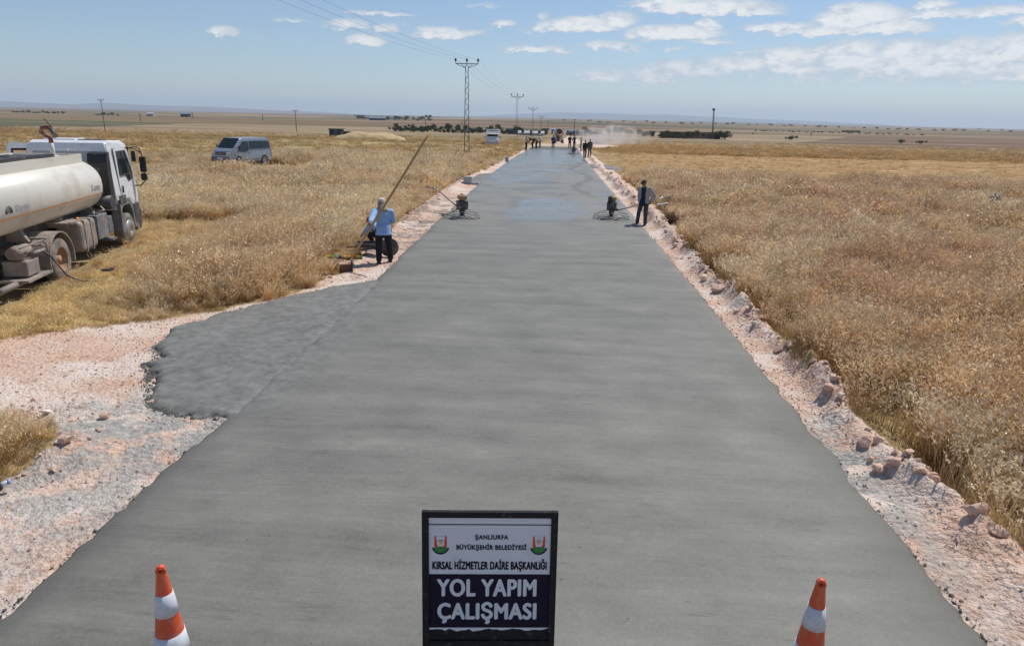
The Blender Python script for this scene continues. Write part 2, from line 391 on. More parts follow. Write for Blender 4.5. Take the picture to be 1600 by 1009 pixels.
# ------------------------------------------------------------------ ground sheet
def graded(parts):
    out = []
    for a, b, n in parts: out += list(np.linspace(a, b, n, endpoint=False))
    return out + [parts[-1][1]]
xs = np.array([-18000, -12000, -8000, -5500, -4000, -3000, -2300, -1700, -1300, -1000, -780, -600, -470, -360, -280, -220, -170, -135, -105, -82, -64] + graded([(-50, -14, 60), (-14, -7.4, 50), (-7.4, -3.3, 70), (-3.3, 3.2, 10), (3.2, 5.4, 44), (5.4, 30, 60)]) +
              [34, 40, 48, 58, 70, 85, 105, 135, 170, 220, 280, 360, 470, 600, 780, 1000, 1300, 1700, 2300, 3000, 4000, 5500, 8000, 12000, 18000])
ys = np.array([-2500, -800, -200, -40, -10, -2] + graded([(0, 4, 10), (4, 22, 330), (22, 50, 200), (50, 110, 130), (110, 250, 60), (250, 800, 90), (800, 3000, 90), (3000, 8000, 60), (8000, 19000, 22)]))
GX, GY = np.meshgrid(xs, ys); GZ = ground_z(GX, GY)
under = (GX > edgeL(GY)+0.25) & (GX < edgeR(GY)-0.25) & (GY < ROAD_END+12)
GZ = np.where(under, np.minimum(GZ, -0.02), GZ)
under2 = inpoly(GX, GY, APRON) & (pdist(GX, GY, APRON) > 0.12); GZ = np.where(under2, -0.02, GZ)
nx, ny = len(xs), len(ys); idx = np.arange(nx*ny).reshape(ny, nx)
quads = np.stack([idx[:-1, :-1], idx[:-1, 1:], idx[1:, 1:], idx[1:, :-1]], -1).reshape(-1, 4)
gme = npmesh('ground', np.stack([GX, GY, GZ], -1).reshape(-1, 3), quads, True)
gr = is_grass(GX, GY, .25).astype(np.float32).ravel()
at = gme.attributes.new('grassy', 'FLOAT', 'POINT'); at.data.foreach_set('value', gr)

gm = bpy.data.materials.new('earth_and_gravel'); gm.use_nodes = True; n = NT(gm.node_tree)
P = n.n('ShaderNodeNewGeometry').outputs['Position']; sp = n.n('ShaderNodeSeparateXYZ', inp={0: P}); px_, py_ = sp.outputs[0], sp.outputs[1]
grassy = n.n('ShaderNodeAttribute', attribute_name='grassy').outputs['Fac']
# crushed limestone bed
g1 = n.noise(P, 1.1, 6, .65); g2 = n.noise(P, 14, 5, .7); g3 = n.noise(n.mapv(P, loc=(9, 4, 0)), 2.6, 5, .65)
stone = n.ramp(g2, [(0.28, (0.42, 0.25, 0.17)), (0.45, (0.62, 0.41, 0.30)), (0.62, (0.73, 0.54, 0.42))])
stone = n.mix(n.math('MULTIPLY', n.step(g1, .50, .66), .6), stone, n.ramp(g2, [(.35, (0.55, 0.46, 0.40)), (.6, (0.76, 0.67, 0.60))]))
stone = n.mix(n.math('MULTIPLY', n.step(g3, .56, .70), .6), stone, n.ramp(g2, [(.35, (0.33, 0.31, 0.29)), (.65, (0.58, 0.55, 0.51))]))
dustf = n.noise(n.mapv(P, scale=(.5, 1, 1), rot=(0, 0, R(-20))), .75, 5, .6)
stone = n.mix(n.math('MULTIPLY', n.step(dustf, .45, .58), .72), stone, n.mix(g1, (0.68, 0.55, 0.455), (0.83, 0.76, 0.69)))
red = n.math('MULTIPLY', n.step(n.noise(n.mapv(P, loc=(2, 8, 0)), 1.9, 5, .65), .54, .64), .7)
stone = n.mix(red, stone, n.ramp(g2, [(.35, (0.36, 0.20, 0.13)), (.6, (0.62, 0.41, 0.30))]))
cw = n.math('MULTIPLY', n.step(py_, 2.0, 8.0), n.step(py_, 9.5, 7.6))      # cement-stained strip beside the slab
cw = n.math('MULTIPLY', cw, n.step(n.math('ADD', px_, n.math('MULTIPLY', g1, 1.5)), -6.1, -4.6))
cw = n.math('MULTIPLY', cw, n.step(n.math('ADD', px_, n.math('MULTIPLY', g3, .8)), 4.45, 4.15))
stone = n.mix(n.math('MULTIPLY', cw, n.step(g3, .36, .54)), stone, n.ramp(g2, [(.3, (0.21, 0.205, 0.19)), (.5, (0.36, 0.35, 0.325)), (.7, (0.54, 0.51, 0.46))]))
stn = n.math('MULTIPLY', n.math('MULTIPLY', n.step(py_, 17.5, 20), n.step(py_, 40, 30)), n.math('MULTIPLY', n.step(n.noise(P, 1.3, 5, .7), .46, .56), n.step(px_, -3, -4.5)))
stone = n.mix(n.math('MULTIPLY', stn, .8), stone, n.ramp(g2, [(.35, (0.15, 0.125, 0.11)), (.6, (0.34, 0.27, 0.225))]))
# dry field soil and stubble
s1 = n.noise(P, .22, 5, .6); s2 = n.noise(n.mapv(P, scale=(1, .35, 1)), 5, 4, .6)
soil = n.mix(s2, (0.22, 0.15, 0.07), (0.46, 0.34, 0.17))
soil = n.mix(n.step(s1, .45, .7), soil, (0.48, 0.35, 0.18))
st = n.noise(n.mapv(P, scale=(.35, 1.6, 1)), .8, 4, .6)
stub = n.ramp(st, [(.42, (0.33, 0.19, 0.075)), (.56, (0.40, 0.25, 0.11)), (.64, (0.58, 0.44, 0.25)), (.78, (0.64, 0.52, 0.33))])
rgt = n.math('MULTIPLY', n.step(px_, 3, 9), n.math('MULTIPLY', n.step(py_, 44, 50), n.step(py_, 92, 86)))
soil = n.mix(rgt, soil, stub)
lft = n.math('MULTIPLY', n.step(px_, -8, -22), n.step(py_, 40, 62))
olive = n.ramp(n.noise(n.mapv(P, scale=(.4, 1, 1)), .12, 5, .6), [(.35, (0.21, 0.165, 0.07)), (.5, (0.33, 0.24, 0.105)), (.65, (0.45, 0.34, 0.17))])
soil = n.mix(lft, soil, olive)
pv = n.mapv(P, scale=(.0022, .0065, 0), rot=(0, 0, R(9)))
vor = n.n('ShaderNodeTexVoronoi', inp={'Vector': pv, 'Scale': 1.0, 'Randomness': .9})
fc = n.n('ShaderNodeSeparateColor', inp={0: vor.outputs['Color']}).outputs[0]
field = n.ramp(fc, [(0, (0.22, 0.155, 0.085)), (.22, (0.20, 0.115, 0.07)), (.38, (0.29, 0.205, 0.12)), (.55, (0.085, 0.10, 0.045)), (.66, (0.19, 0.12, 0.08)), (.8, (0.34, 0.25, 0.15)), (.9, (0.12, 0.12, 0.06))], 'CONSTANT')
fine = n.noise(n.mapv(P, scale=(.3, 1, 1)), .03, 6, .65)
field = n.mix(n.math('MULTIPLY', n.step(fine, .42, .62), .5), field, (0.13, 0.105, 0.06))
lnz = n.noise(n.mapv(P, scale=(.0016, .014, 0), rot=(0, 0, R(4))), 1.0, 6, .7)
field = n.mix(n.math('MULTIPLY', n.step(lnz, .53, .60), .65), field, (0.085, 0.085, 0.055))
field = n.mix(n.math('MULTIPLY', n.step(lnz, .43, .38), .5), field, (0.40, 0.32, 0.22))
dist = n.n('ShaderNodeVectorMath', operation='LENGTH', inp={0: P}).outputs['Value']
soil = n.mix(n.step(n.math('MULTIPLY_ADD', s1, 90, dist), 230, 330), soil, field)
# pale haul track and yard ahead of the pour
trk = n.math('MULTIPLY', n.math('MULTIPLY', n.step(py_, 96, 104), n.step(py_, 190, 150)), n.step(n.math('ABSOLUTE', n.math('ADD', px_, -0.2)), 5.0, 3.4))
col = n.mix(grassy, stone, soil)
col = n.mix(trk, col, n.mix(g1, (0.45, 0.34, 0.24), (0.58, 0.47, 0.36)))
pit = n.n('ShaderNodeVectorMath', operation='DISTANCE', inp={0: P, 1: (-5.9, 17.2, -.2)}).outputs['Value']
b = n.n('ShaderNodeBsdfPrincipled', inp={'Base Color': col, 'Roughness': .95, 'Specular IOR Level': .15})
v1 = n.n('ShaderNodeTexVoronoi', inp={'Vector': P, 'Scale': 16.0}); v2 = n.n('ShaderNodeTexVoronoi', inp={'Vector': P, 'Scale': 42.0})
hgt = n.math('ADD', n.math('MULTIPLY', v1.outputs['Distance'], -.9), n.math('ADD', n.math('MULTIPLY', v2.outputs['Distance'], -.45), n.math('MULTIPLY', g2, 1.2)))
bn = n.n('ShaderNodeBump', inp={'Strength': n.math('MULTIPLY', n.step(dist, 120, 25), .8), 'Distance': .035, 'Height': hgt})
n.set(b, 'Normal', bn.outputs[0]); n.n('ShaderNodeOutputMaterial', inp={0: b.outputs[0]})
go = link_mesh('ground', gme, gm); tag(go, 'pink crushed stone shoulders and dry field soil running to the horizon', kind='structure')

# ------------------------------------------------------------------ concrete
def concrete(name, rough_top=False):
    cm = bpy.data.materials.new(name); cm.use_nodes = True; n = NT(cm.node_tree)
    P = n.n('ShaderNodeNewGeometry').outputs['Position']; sp = n.n('ShaderNodeSeparateXYZ', inp={0: P}); X, Y = sp.outputs[0], sp.outputs[1]
    warp = n.noise(n.mapv(P, scale=(.25, .25, 1)), 1.2, 3, .5)
    PW = n.n('ShaderNodeCombineXYZ', inp={0: X, 1: n.math('MULTIPLY_ADD', warp, .35, Y), 2: 0.0}).outputs[0]
    band = n.noise(n.mapv(PW, scale=(.10, 1.5, 1)), 1.4, 5, .6)      # broad passes of the float, across the road
    streak = n.noise(n.mapv(PW, scale=(.35, 9, 1)), 2.0, 5, .65)
    fine = n.noise(n.mapv(P, scale=(.6, 4.5, 1)), 14, 3, .6)
    blot = n.noise(P, .45, 5, .6)
    if rough_top:
        v = n.math('ADD', n.math('MULTIPLY', n.noise(P, 5, 6, .7), .7), n.math('MULTIPLY', blot, .3))
        col = n.ramp(v, [(.33, (0.095, 0.094, 0.084)), (.5, (0.168, 0.166, 0.151)), (.66, (0.235, 0.232, 0.212))])
        rgh = .7
    else:
        v = n.math('ADD', n.math('ADD', n.math('MULTIPLY', band, .24), n.math('MULTIPLY', streak, .12)), n.math('ADD', n.math('MULTIPLY', n.noise(n.mapv(P, scale=(.7, 1.1, 1), loc=(8, 2, 0)), 1.1, 9, .74), .40), n.math('MULTIPLY', n.noise(P, 38, 5, .75), .24)))
        col = n.ramp(v, [(.37, (0.088, 0.087, 0.071)), (.46, (0.150, 0.147, 0.126)), (.54, (0.191, 0.187, 0.161)), (.63, (0.252, 0.247, 0.215))])
        # bleed water lies on the fresher half
        wn = n.noise(n.mapv(PW, scale=(.35, .22, 1), loc=(2.2, .6, 0)), .55, 4, .55, .6)
        far = n.step(Y, 21, 36)
        wet = n.math('MULTIPLY', n.step(n.math('ADD', wn, n.math('MULTIPLY', n.step(Y, 30, 75), .17)), .51, .62), far)
        sl2 = n.step(n.noise(n.mapv(PW, scale=(.5, .14, 1), loc=(7, 3, 0)), .5, 3, .5, .8), .56, .64)
        pudd = n.n('ShaderNodeVectorMath', operation='DISTANCE', inp={0: n.mapv(PW, scale=(1, .42, 1)), 1: (-.3, 13.0, 0)}).outputs['Value']
        pud = n.math('MULTIPLY', n.step(n.math('MULTIPLY_ADD', n.math('SUBTRACT', warp, .5), 2.6, pudd), 2.3, 1.3), n.step(streak, .30, .50))
        col = n.mix(n.math('MULTIPLY', n.math('MULTIPLY', sl2, far), .5), col, (0.12, 0.108, 0.082))
        col = n.mix(n.math('MULTIPLY', wet, .35), col, (0.15, 0.155, 0.15))
        smud = n.math('MULTIPLY', n.step(n.noise(n.mapv(P, scale=(.5, 1.5, 1), loc=(4, 1, 0)), 2.6, 10, .82), .575, .68), .55)
        ln = n.noise(n.mapv(P, scale=(.07, 1.0, 1), loc=(1, 5, 0)), 3.2, 4, .6)
        lines = n.math('MULTIPLY', n.step(n.math('ABSOLUTE', n.math('SUBTRACT', ln, .5)), .010, .002), n.step(n.noise(P, .9, 3, .6), .48, .60))
        col = n.mix(n.math('MULTIPLY', lines, .5), col, (0.09, 0.088, 0.075))
        col = n.mix(smud, col, (0.10, 0.098, 0.082))
        col = n.mix(n.math('MULTIPLY', n.math('MULTIPLY', n.step(Y, 18, 33), .6), n.step(blot, .36, .56)), col, (0.255, 0.245, 0.205))
        wv = n.math('MULTIPLY_ADD', n.math('SINE', n.math('MULTIPLY', Y, .42)), .55, n.math('MULTIPLY_ADD', warp, 1.6, .9))
        snake = n.math('MULTIPLY', n.step(n.math('ABSOLUTE', n.math('SUBTRACT', X, wv)), .42, .12), n.math('MULTIPLY', n.step(Y, 33, 38), n.step(Y, 74, 62)))
        col = n.mix(n.math('MULTIPLY', snake, .65), col, (0.12, 0.105, 0.075))
        rgh = n.math('SUBTRACT', n.math('MULTIPLY_ADD', streak, .2, n.math('MULTIPLY_ADD', n.step(Y, 18, 40), -.12, .54)), n.math('MULTIPLY', n.math('MAXIMUM', n.math('MULTIPLY', wet, .72), pud), .33))
        ea = n.math('MULTIPLY', n.step(n.math('MULTIPLY_ADD', warp, .7, X), 3.05, 3.75), n.step(Y, 14, 9))
        eb = n.math('MULTIPLY', n.step(n.math('MULTIPLY_ADD', warp, .7, X), -3.3, -3.9), n.step(Y, 9, 7))
        col = n.mix(n.math('MULTIPLY', n.math('MAXIMUM', ea, eb), .55), col, (0.10, 0.10, 0.085))
        ec = n.math('MULTIPLY', n.math('MULTIPLY', n.step(n.math('MULTIPLY_ADD', n.noise(P, 1.6, 6, .7), 1.6, X), -2.3, -3.3), n.step(Y, 7.6, 8.3)), n.step(Y, 16.4, 14.5))
        col = n.mix(n.math('MULTIPLY', ec, .8), col, n.ramp(n.noise(P, 5, 6, .7), [(.33, (0.095, 0.094, 0.084)), (.5, (0.165, 0.163, 0.148)), (.66, (0.225, 0.222, 0.204))]))
        fresh = n.step(n.math('MULTIPLY_ADD', warp, 2, Y), 91, 93)
        col = n.mix(fresh, col, (0.11, 0.108, 0.095)); rgh = n.mix(fresh, rgh, (.8, .8, .8))
    # pits, crumbs of laitance
    vo = n.n('ShaderNodeTexVoronoi', inp={'Vector': P, 'Scale': 5.5, 'Randomness': 1.0})
    r1 = n.n('ShaderNodeSeparateColor', inp={0: vo.outputs['Color']}).outputs[0]
    pits = n.math('MULTIPLY', n.step(vo.outputs['Distance'], n.math('MULTIPLY', r1, .13), .01), n.math('GREATER_THAN', r1, .62))
    col = n.mix(n.math('MULTIPLY', pits, .65), col, (0.06, 0.06, 0.055))
    vo2 = n.n('ShaderNodeTexVoronoi', inp={'Vector': n.mapv(P, loc=(3, 3, 0), scale=(1, 2, 1)), 'Scale': 11, 'Randomness': 1.0})
    r2 = n.n('ShaderNodeSeparateColor', inp={0: vo2.outputs['Color']}).outputs[0]
    lp = n.math('MULTIPLY', n.step(vo2.outputs['Distance'], n.math('MULTIPLY', r2, .12), .01), n.math('GREATER_THAN', r2, .8))
    col = n.mix(n.math('MULTIPLY', lp, .45), col, (0.42, 0.42, 0.40))
    b = n.n('ShaderNodeBsdfPrincipled', inp={'Base Color': col, 'Roughness': rgh, 'Specular IOR Level': .5})
    if rough_top: h = n.math('ADD', n.noise(P, 8, 8, .78), n.math('MULTIPLY', n.noise(P, 45, 4, .7), .5)); ds, stt = .016, .38
    else: h = n.math('ADD', n.math('MULTIPLY', streak, .45), n.math('ADD', n.math('MULTIPLY', n.noise(P, 30, 5, .75), .55), n.math('MULTIPLY', pits, -.6))); ds, stt = .012, n.math('MULTIPLY_ADD', n.step(Y, 18, 30), -.38, .55)
    bn = n.n('ShaderNodeBump', inp={'Strength': stt, 'Distance': ds, 'Height': h}); n.set(b, 'Normal', bn.outputs[0])
    n.n('ShaderNodeOutputMaterial', inp={0: b.outputs[0]}); return cm
M['concrete'] = concrete('fresh_trowelled_concrete'); M['concrete_rough'] = concrete('raw_concrete', True)

yy = np.concatenate([np.arange(0.6, 24, .07), np.arange(24, 60, .25), np.arange(60, ROAD_END+11.1, .5)])
un = 44; rows = []
for Yv in yy:
    l = edgeL(Yv)+(fbm(Yv*1.3, 1.0, 3, 4)-.5)*.13+(vn(Yv*7, 3., 5)-.5)*.05; r_ = edgeR(Yv)+(fbm(Yv*1.3, 8.0, 3, 6)-.5)*.10+(vn(Yv*7, 9., 5)-.5)*.04
    t = np.concatenate([[0, 0, .004, .012], np.linspace(.03, .97, un-7), [.988, .996, 1.0, 1.0]])[:un+1]
    X = l+(r_-l)*t
    far = base_z(X, np.full_like(X, Yv))*sst(Yv, 80, 98)
    Z = ZS + far + (fbm(X*.8, np.full_like(X, Yv)*.8, 3, 2)-.5)*.012
    e = np.minimum(t, 1-t)*(r_-l); Z = Z - .045*(1-sst(e, 0, .12))
    Z[0] = Z[-1] = -.06+far[0]
    rows.append(np.stack([X, np.full_like(X, Yv), Z], -1))
V = np.array(rows); ny_, nx_ = V.shape[:2]; idx = np.arange(ny_*nx_).reshape(ny_, nx_)
q = np.stack([idx[:-1, :-1], idx[:-1, 1:], idx[1:, 1:], idx[1:, :-1]], -1).reshape(-1, 4)
tag(link_mesh('road', npmesh('road', V.reshape(-1, 3), q, True), M['concrete']), 'freshly floated grey concrete road slab with wet sheen further off', kind='structure')

def blob_slab(name, poly, z0, res, seed, label, lump=.03, pit=False, top=.1):
    P_ = np.array(poly); x0, y0 = P_.min(0)-.3; x1, y1 = P_.max(0)+.3
    gx = np.arange(x0, x1, res); gy = np.arange(y0, y1, res); X, Y = np.meshgrid(gx, gy)
    XJ = X+(fbm(X*2.4, Y*2.4, 4, seed)-.5)*.36+(fbm(X*11, Y*11, 3, seed+1)-.5)*.14; YJ = Y+(fbm(X*2.4+9, Y*2.4, 4, seed+3)-.5)*.36+(fbm(X*11+5, Y*11, 3, seed+2)-.5)*.14
    ins = inpoly(XJ, YJ, poly); d = np.where(ins, pdist(XJ, YJ, poly), 0)
    Z = z0 + top*np.sqrt(np.clip(d/.13, 0, 1)) + (fbm(X*7, Y*7, 4, seed+5)-.5)*lump*2*np.clip(d/.1, 0, 1)*(1-.6*sst(d, .3, 1.2))
    keep = ins; ii = np.arange(X.size).reshape(X.shape)
    cells = keep[:-1, :-1] | keep[1:, :-1] | keep[:-1, 1:] | keep[1:, 1:]
    q = np.stack([ii[:-1, :-1], ii[:-1, 1:], ii[1:, 1:], ii[1:, :-1]], -1)[cells]
    Z = np.where(ins, Z, z0-.08)
    if poly is APRON: Z = Z - .075*sst(X, -4.25, -3.75)
    used = np.unique(q); mp = np.zeros(X.size, int); mp[used] = np.arange(len(used))
    V = np.stack([X.ravel(), Y.ravel(), Z.ravel()], -1)[used]
    return tag(link_mesh(name, npmesh(name, V, mp[q], True), M['concrete_rough']), label, kind='structure')
blob_slab('concrete_apron', APRON, .03, .035, 3, 'dark rough concrete apron spreading from the left edge of the road', lump=.017, top=.102)
a0 = gp(690, 279); a1 = gp(752, 282, .1); a2 = gp(775, 266, .1); a3 = gp(715, 274)
blob_slab('concrete_apron', [(-9.0, 44.4), (-4.5, 43.0), (-4.4, 50.5), (-5.5, 49.0), (-7.4, 47.6), (-9.2, 46.4)], .03, .1, 13, 'small concrete crossing on the left verge beyond the trowel machine', top=.09)
blob_slab('concrete_apron', [(2.9, 58.0), (3.0, 63.5), (4.6, 63.0), (5.6, 58.8), (4.8, 57.2)], .03, .1, 23, 'small concrete crossing on the right verge near the far workers', top=.09)

# ------------------------------------------------------------------ vegetation and loose stone (uncountable)
def grass_mat(name, stem, mid, head, pink=0.35):
    gm_ = bpy.data.materials.new(name); gm_.use_nodes = True; n = NT(gm_.node_tree)
    a = n.n('ShaderNodeAttribute', attribute_name='part').outputs['Fac']
    P = n.n('ShaderNodeNewGeometry').outputs['Position']
    big = n.noise(P, .16, 4, .6); med = n.noise(n.mapv(P, loc=(30, 5, 0)), .42, 5, .65)
    rnd = n.n('ShaderNodeObjectInfo').outputs['Random']
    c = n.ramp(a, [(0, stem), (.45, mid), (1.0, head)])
    c = n.mix(n.math('MULTIPLY', n.step(big, .45, .62), pink), c, n.mix(a, (0.32, 0.15, 0.065), (0.76, 0.50, 0.31)))
    c = n.mix(n.math('MULTIPLY', n.step(med, .50, .64), .6), c, n.mix(a, (0.55, 0.37, 0.15), (0.97, 0.86, 0.62)))
    c = n.mix(n.math('MULTIPLY', n.math('GREATER_THAN', rnd, .93), .5), c, (0.16, 0.16, 0.05))
    br = n.n('ShaderNodeHueSaturation', inp={'Color': c, 'Saturation': 1.0, 'Value': n.math('MULTIPLY_ADD', rnd, .62, .58)}).outputs[0]
    d = n.n('ShaderNodeBsdfDiffuse', inp={0: br}); t = n.n('ShaderNodeBsdfTranslucent', inp={0: br})
    gl = n.n('ShaderNodeBsdfGlossy', inp={0: (1, 1, 1), 'Roughness': .45})
    mx_ = n.n('ShaderNodeMixShader', inp={0: .40, 1: d.outputs[0], 2: t.outputs[0]})
    mx2 = n.n('ShaderNodeMixShader', inp={0: .05, 1: mx_.outputs[0], 2: gl.outputs[0]})
    n.n('ShaderNodeOutputMaterial', inp={0: mx2.outputs[0]}); return gm_
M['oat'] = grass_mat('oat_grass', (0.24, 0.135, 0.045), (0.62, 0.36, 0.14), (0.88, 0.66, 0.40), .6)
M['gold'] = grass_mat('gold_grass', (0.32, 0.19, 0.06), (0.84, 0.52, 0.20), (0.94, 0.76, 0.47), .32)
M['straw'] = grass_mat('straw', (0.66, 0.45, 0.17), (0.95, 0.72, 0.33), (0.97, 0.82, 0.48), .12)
M['olivegrass'] = grass_mat('olive_grass', (0.27, 0.18, 0.06), (0.50, 0.335, 0.13), (0.66, 0.47, 0.22), .25)
M['greengrass'] = grass_mat('green_grass', (0.05, 0.10, 0.02), (0.08, 0.17, 0.03), (0.15, 0.22, 0.06), 0.0)

def tuft(name, m_, nb, h, spread, lean, width, heads, seed, flat=False, headsize=.022, wind=(0.12, 0.0)):
    r = np.random.default_rng(seed); V = []; Fq = []; A = []
    def add(ps, f, a): 
        k = len(V); V.extend(ps); A.extend(a); Fq.extend([[k+i for i in q] for q in f])
    for i in range(nb):
        an = r.uniform(0, 6.283); rd = spread*math.sqrt(r.uniform()); bx, by = rd*math.cos(an), rd*math.sin(an)
        da = r.uniform(0, 6.283); hd_ = bool(heads) and r.uniform() < heads*.7; hh = h*(r.uniform(.85, 1.35) if hd_ else r.uniform(.45, .95)); ln = lean*r.uniform(.2, 1.0)*hh
        dx, dy = math.cos(da)*ln+wind[0]*hh, math.sin(da)*ln+wind[1]*hh
        wa = r.uniform(0, 6.283); wx_, wy_ = math.cos(wa), math.sin(wa); w_ = width*r.uniform(.6, 1.3)
        ps = []; aa = []
        zmax = hh*(.28 if flat else 1.0)
        S = 4
        for s_ in range(S+1):
            t = s_/S; x = bx+dx*(t**1.6); y = by+dy*(t**1.6); z = zmax*(t-.12*t*t) if not flat else zmax*1.35*math.sin(t*2.6)+.01
            ww = w_*(1-.75*t)*.5
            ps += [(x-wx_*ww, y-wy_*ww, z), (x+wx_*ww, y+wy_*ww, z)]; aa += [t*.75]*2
        add(ps, [[2*k_, 2*k_+1, 2*k_+3, 2*k_+2] for k_ in range(S)], aa)
        if hd_:
            for j in range(r.integers(5, 10)):
                t = 1.0-.34*r.uniform(); x = bx+dx*t**1.6+r.normal()*.022; y = by+dy*t**1.6+r.normal()*.022; z = zmax*(t-.12*t*t)-r.uniform(0, .03)
                hs = headsize*r.uniform(.6, 1.4); u = r.normal(size=3); u /= np.linalg.norm(u); u[2] = -abs(u[2])-.5; u = u/np.linalg.norm(u)
                v_ = np.cross(u, r.normal(size=3)); v_ /= np.linalg.norm(v_)+1e-6; c = np.array([x, y, z])
                add([tuple(c-u*hs), tuple(c+v_*hs*.36), tuple(c+u*hs), tuple(c-v_*hs*.36)], [[0, 1, 2, 3]], [1.0]*4)
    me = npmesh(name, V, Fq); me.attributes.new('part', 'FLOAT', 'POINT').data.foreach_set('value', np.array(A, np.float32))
    o = bpy.data.objects.new(name, me); me.materials.append(m_); return o

def rock_mesh(name, seed, sub=2, amp=.28):
    bm = bmesh.new(); bmesh.ops.create_icosphere(bm, subdivisions=sub, radius=.5)
    rr = random.Random(seed); planes = [(Vector((rr.gauss(0, 1), rr.gauss(0, 1), rr.gauss(0, 1))).normalized(), rr.uniform(.22, .40)) for _ in range(8)]
    sc = Vector((1, rr.uniform(.65, .95), rr.uniform(.5, .75)))
    for v in bm.verts:
        for nrm, d in planes:
            k = v.co.dot(nrm)
            if k > d: v.co -= nrm*(k-d)
        v.co = Vector([v.co[i]*sc[i] for i in range(3)])
        v.co *= 1 + (vn(v.co.x*6+seed, v.co.y*6+v.co.z*5, seed)-.5)*amp*.6
    me = bpy.data.meshes.new(name); bm.to_mesh(me); bm.free(); return me
def rockmat(name, a, b, c):
    r_ = bpy.data.materials.new(name); r_.use_nodes = True; n = NT(r_.node_tree)
    P = n.n('ShaderNodeNewGeometry').outputs['Position']; rnd = n.n('ShaderNodeObjectInfo').outputs['Random']
    c_ = n.mix(n.noise(P, 11, 5, .65), a, b); c_ = n.mix(n.step(rnd, .55, .95), c_, c)
    bs = n.n('ShaderNodeBsdfPrincipled', inp={'Base Color': c_, 'Roughness': .9, 'Specular IOR Level': .2})
    bn = n.n('ShaderNodeBump', inp={'Strength': .7, 'Distance': .02, 'Height': n.noise(P, 30, 5, .65)}); n.set(bs, 'Normal', bn.outputs[0])
    n.n('ShaderNodeOutputMaterial', inp={0: bs.outputs[0]}); return r_
M['rockpink'] = rockmat('limestone', (0.58, 0.34, 0.24), (0.80, 0.59, 0.46), (0.80, 0.68, 0.58))
M['pebble'] = rockmat('crushed_stone', (0.46, 0.32, 0.25), (0.72, 0.58, 0.48), (0.58, 0.51, 0.45))

def scatter(name, pts, variants, rots, scales, label, kind='stuff', src=None):
    me = bpy.data.meshes.new(name); me.vertices.add(len(pts)); me.vertices.foreach_set('co', np.asarray(pts, np.float32).ravel())
    me.attributes.new('variant', 'INT', 'POINT').data.foreach_set('value', np.asarray(variants, np.int32))
    me.attributes.new('spin', 'FLOAT_VECTOR', 'POINT').data.foreach_set('vector', np.asarray(rots, np.float32).ravel())
    me.attributes.new('grow', 'FLOAT_VECTOR', 'POINT').data.foreach_set('vector', np.asarray(scales, np.float32).ravel())
    o = bpy.data.objects.new(name, me); COL.objects.link(o)
    coll = bpy.data.collections.new(name+'_sources')
    for i, s_ in enumerate(src): s_.name = '%s_%02d' % (name, i); coll.objects.link(s_)
    ng = bpy.data.node_groups.new(name, 'GeometryNodeTree'); ng.interface.new_socket('Geometry', in_out='INPUT', socket_type='NodeSocketGeometry')
    ng.interface.new_socket('Geometry', in_out='OUTPUT', socket_type='NodeSocketGeometry')
    nn, ll = ng.nodes, ng.links
    gi = nn.new('NodeGroupInput'); gout = nn.new('NodeGroupOutput'); ip = nn.new('GeometryNodeInstanceOnPoints'); ci = nn.new('GeometryNodeCollectionInfo')
    ci.inputs['Collection'].default_value = coll; ci.inputs['Separate Children'].default_value = True; ci.inputs['Reset Children'].default_value = True
    def att(nm, ty):
        a = nn.new('GeometryNodeInputNamedAttribute'); a.data_type = ty; a.inputs[0].default_value = nm; return a.outputs[0]
    ll.new(gi.outputs[0], ip.inputs['Points']); ll.new(ci.outputs[0], ip.inputs['Instance']); ip.inputs['Pick Instance'].default_value = True
    ll.new(att('variant', 'INT'), ip.inputs['Instance Index']); 
    er = nn.new('FunctionNodeEulerToRotation'); ll.new(att('spin', 'FLOAT_VECTOR'), er.inputs[0]); ll.new(er.outputs[0], ip.inputs['Rotation'])
    ll.new(att('grow', 'FLOAT_VECTOR'), ip.inputs['Scale']); ll.new(ip.outputs[0], gout.inputs[0])
    md = o.modifiers.new('scatter', 'NODES'); md.node_group = ng
    return tag(o, label, kind=kind)

def sample(n_, x0, x1, y0, y1):
    return rng.uniform(x0, x1, n_), rng.uniform(y0, y1, n_)
def inview(x, y, mrg=1.5):
    return (x > -0.86*y-4-mrg) & (x < 0.74*y+4+mrg)
VEH = [(-15.0, 18.0, 2.0, 6.0)]
def truck_clear(x, y):                        # keep stems from poking through the tanker and the van
    dx, dy = x+12.81, y-15.0; c, s_ = math.cos(R(14.1)), math.sin(R(14.1))
    u = dx*c+dy*s_; v_ = -dx*s_+dy*c
    van = (np.hypot(x+23.0, y-51.2) < 3.4)
    return ~((abs(u) < 1.32) & (v_ > -4) & (v_ < 6.3)) & ~van
def near_truck(x, y):
    dx, dy = x+11.6, y-15.5; c, s_ = math.cos(R(14.1)), math.sin(R(14.1))
    u = dx*c+dy*s_; v_ = -dx*s_+dy*c
    return np.exp(-((u-.6)/2.2)**2)*(v_ > -9)*(v_ < 9)
GP, GV, GRt, GS = [], [], [], []
def plant(x, y, var, sc, tilt=.2):
    k = len(x); GP.append(np.stack([x, y, ground_z(x, y)-.01], -1)); GV.append(np.asarray(var))
    GRt.append(np.stack([rng.normal(0, tilt, k), rng.normal(0, tilt, k), rng.uniform(-.7, .7, k)], -1)); GS.append(np.stack([sc*rng.uniform(.9, 1.3, k), sc*rng.uniform(.9, 1.3, k), sc], -1))
SRC = []
for i in range(5): SRC.append(tuft('oat', M['oat'], 38, .70+.08*(i%3), .17, .5, .0085, .9, 100+i, headsize=.026, wind=(.2, .05)))                    # 0-4 near right
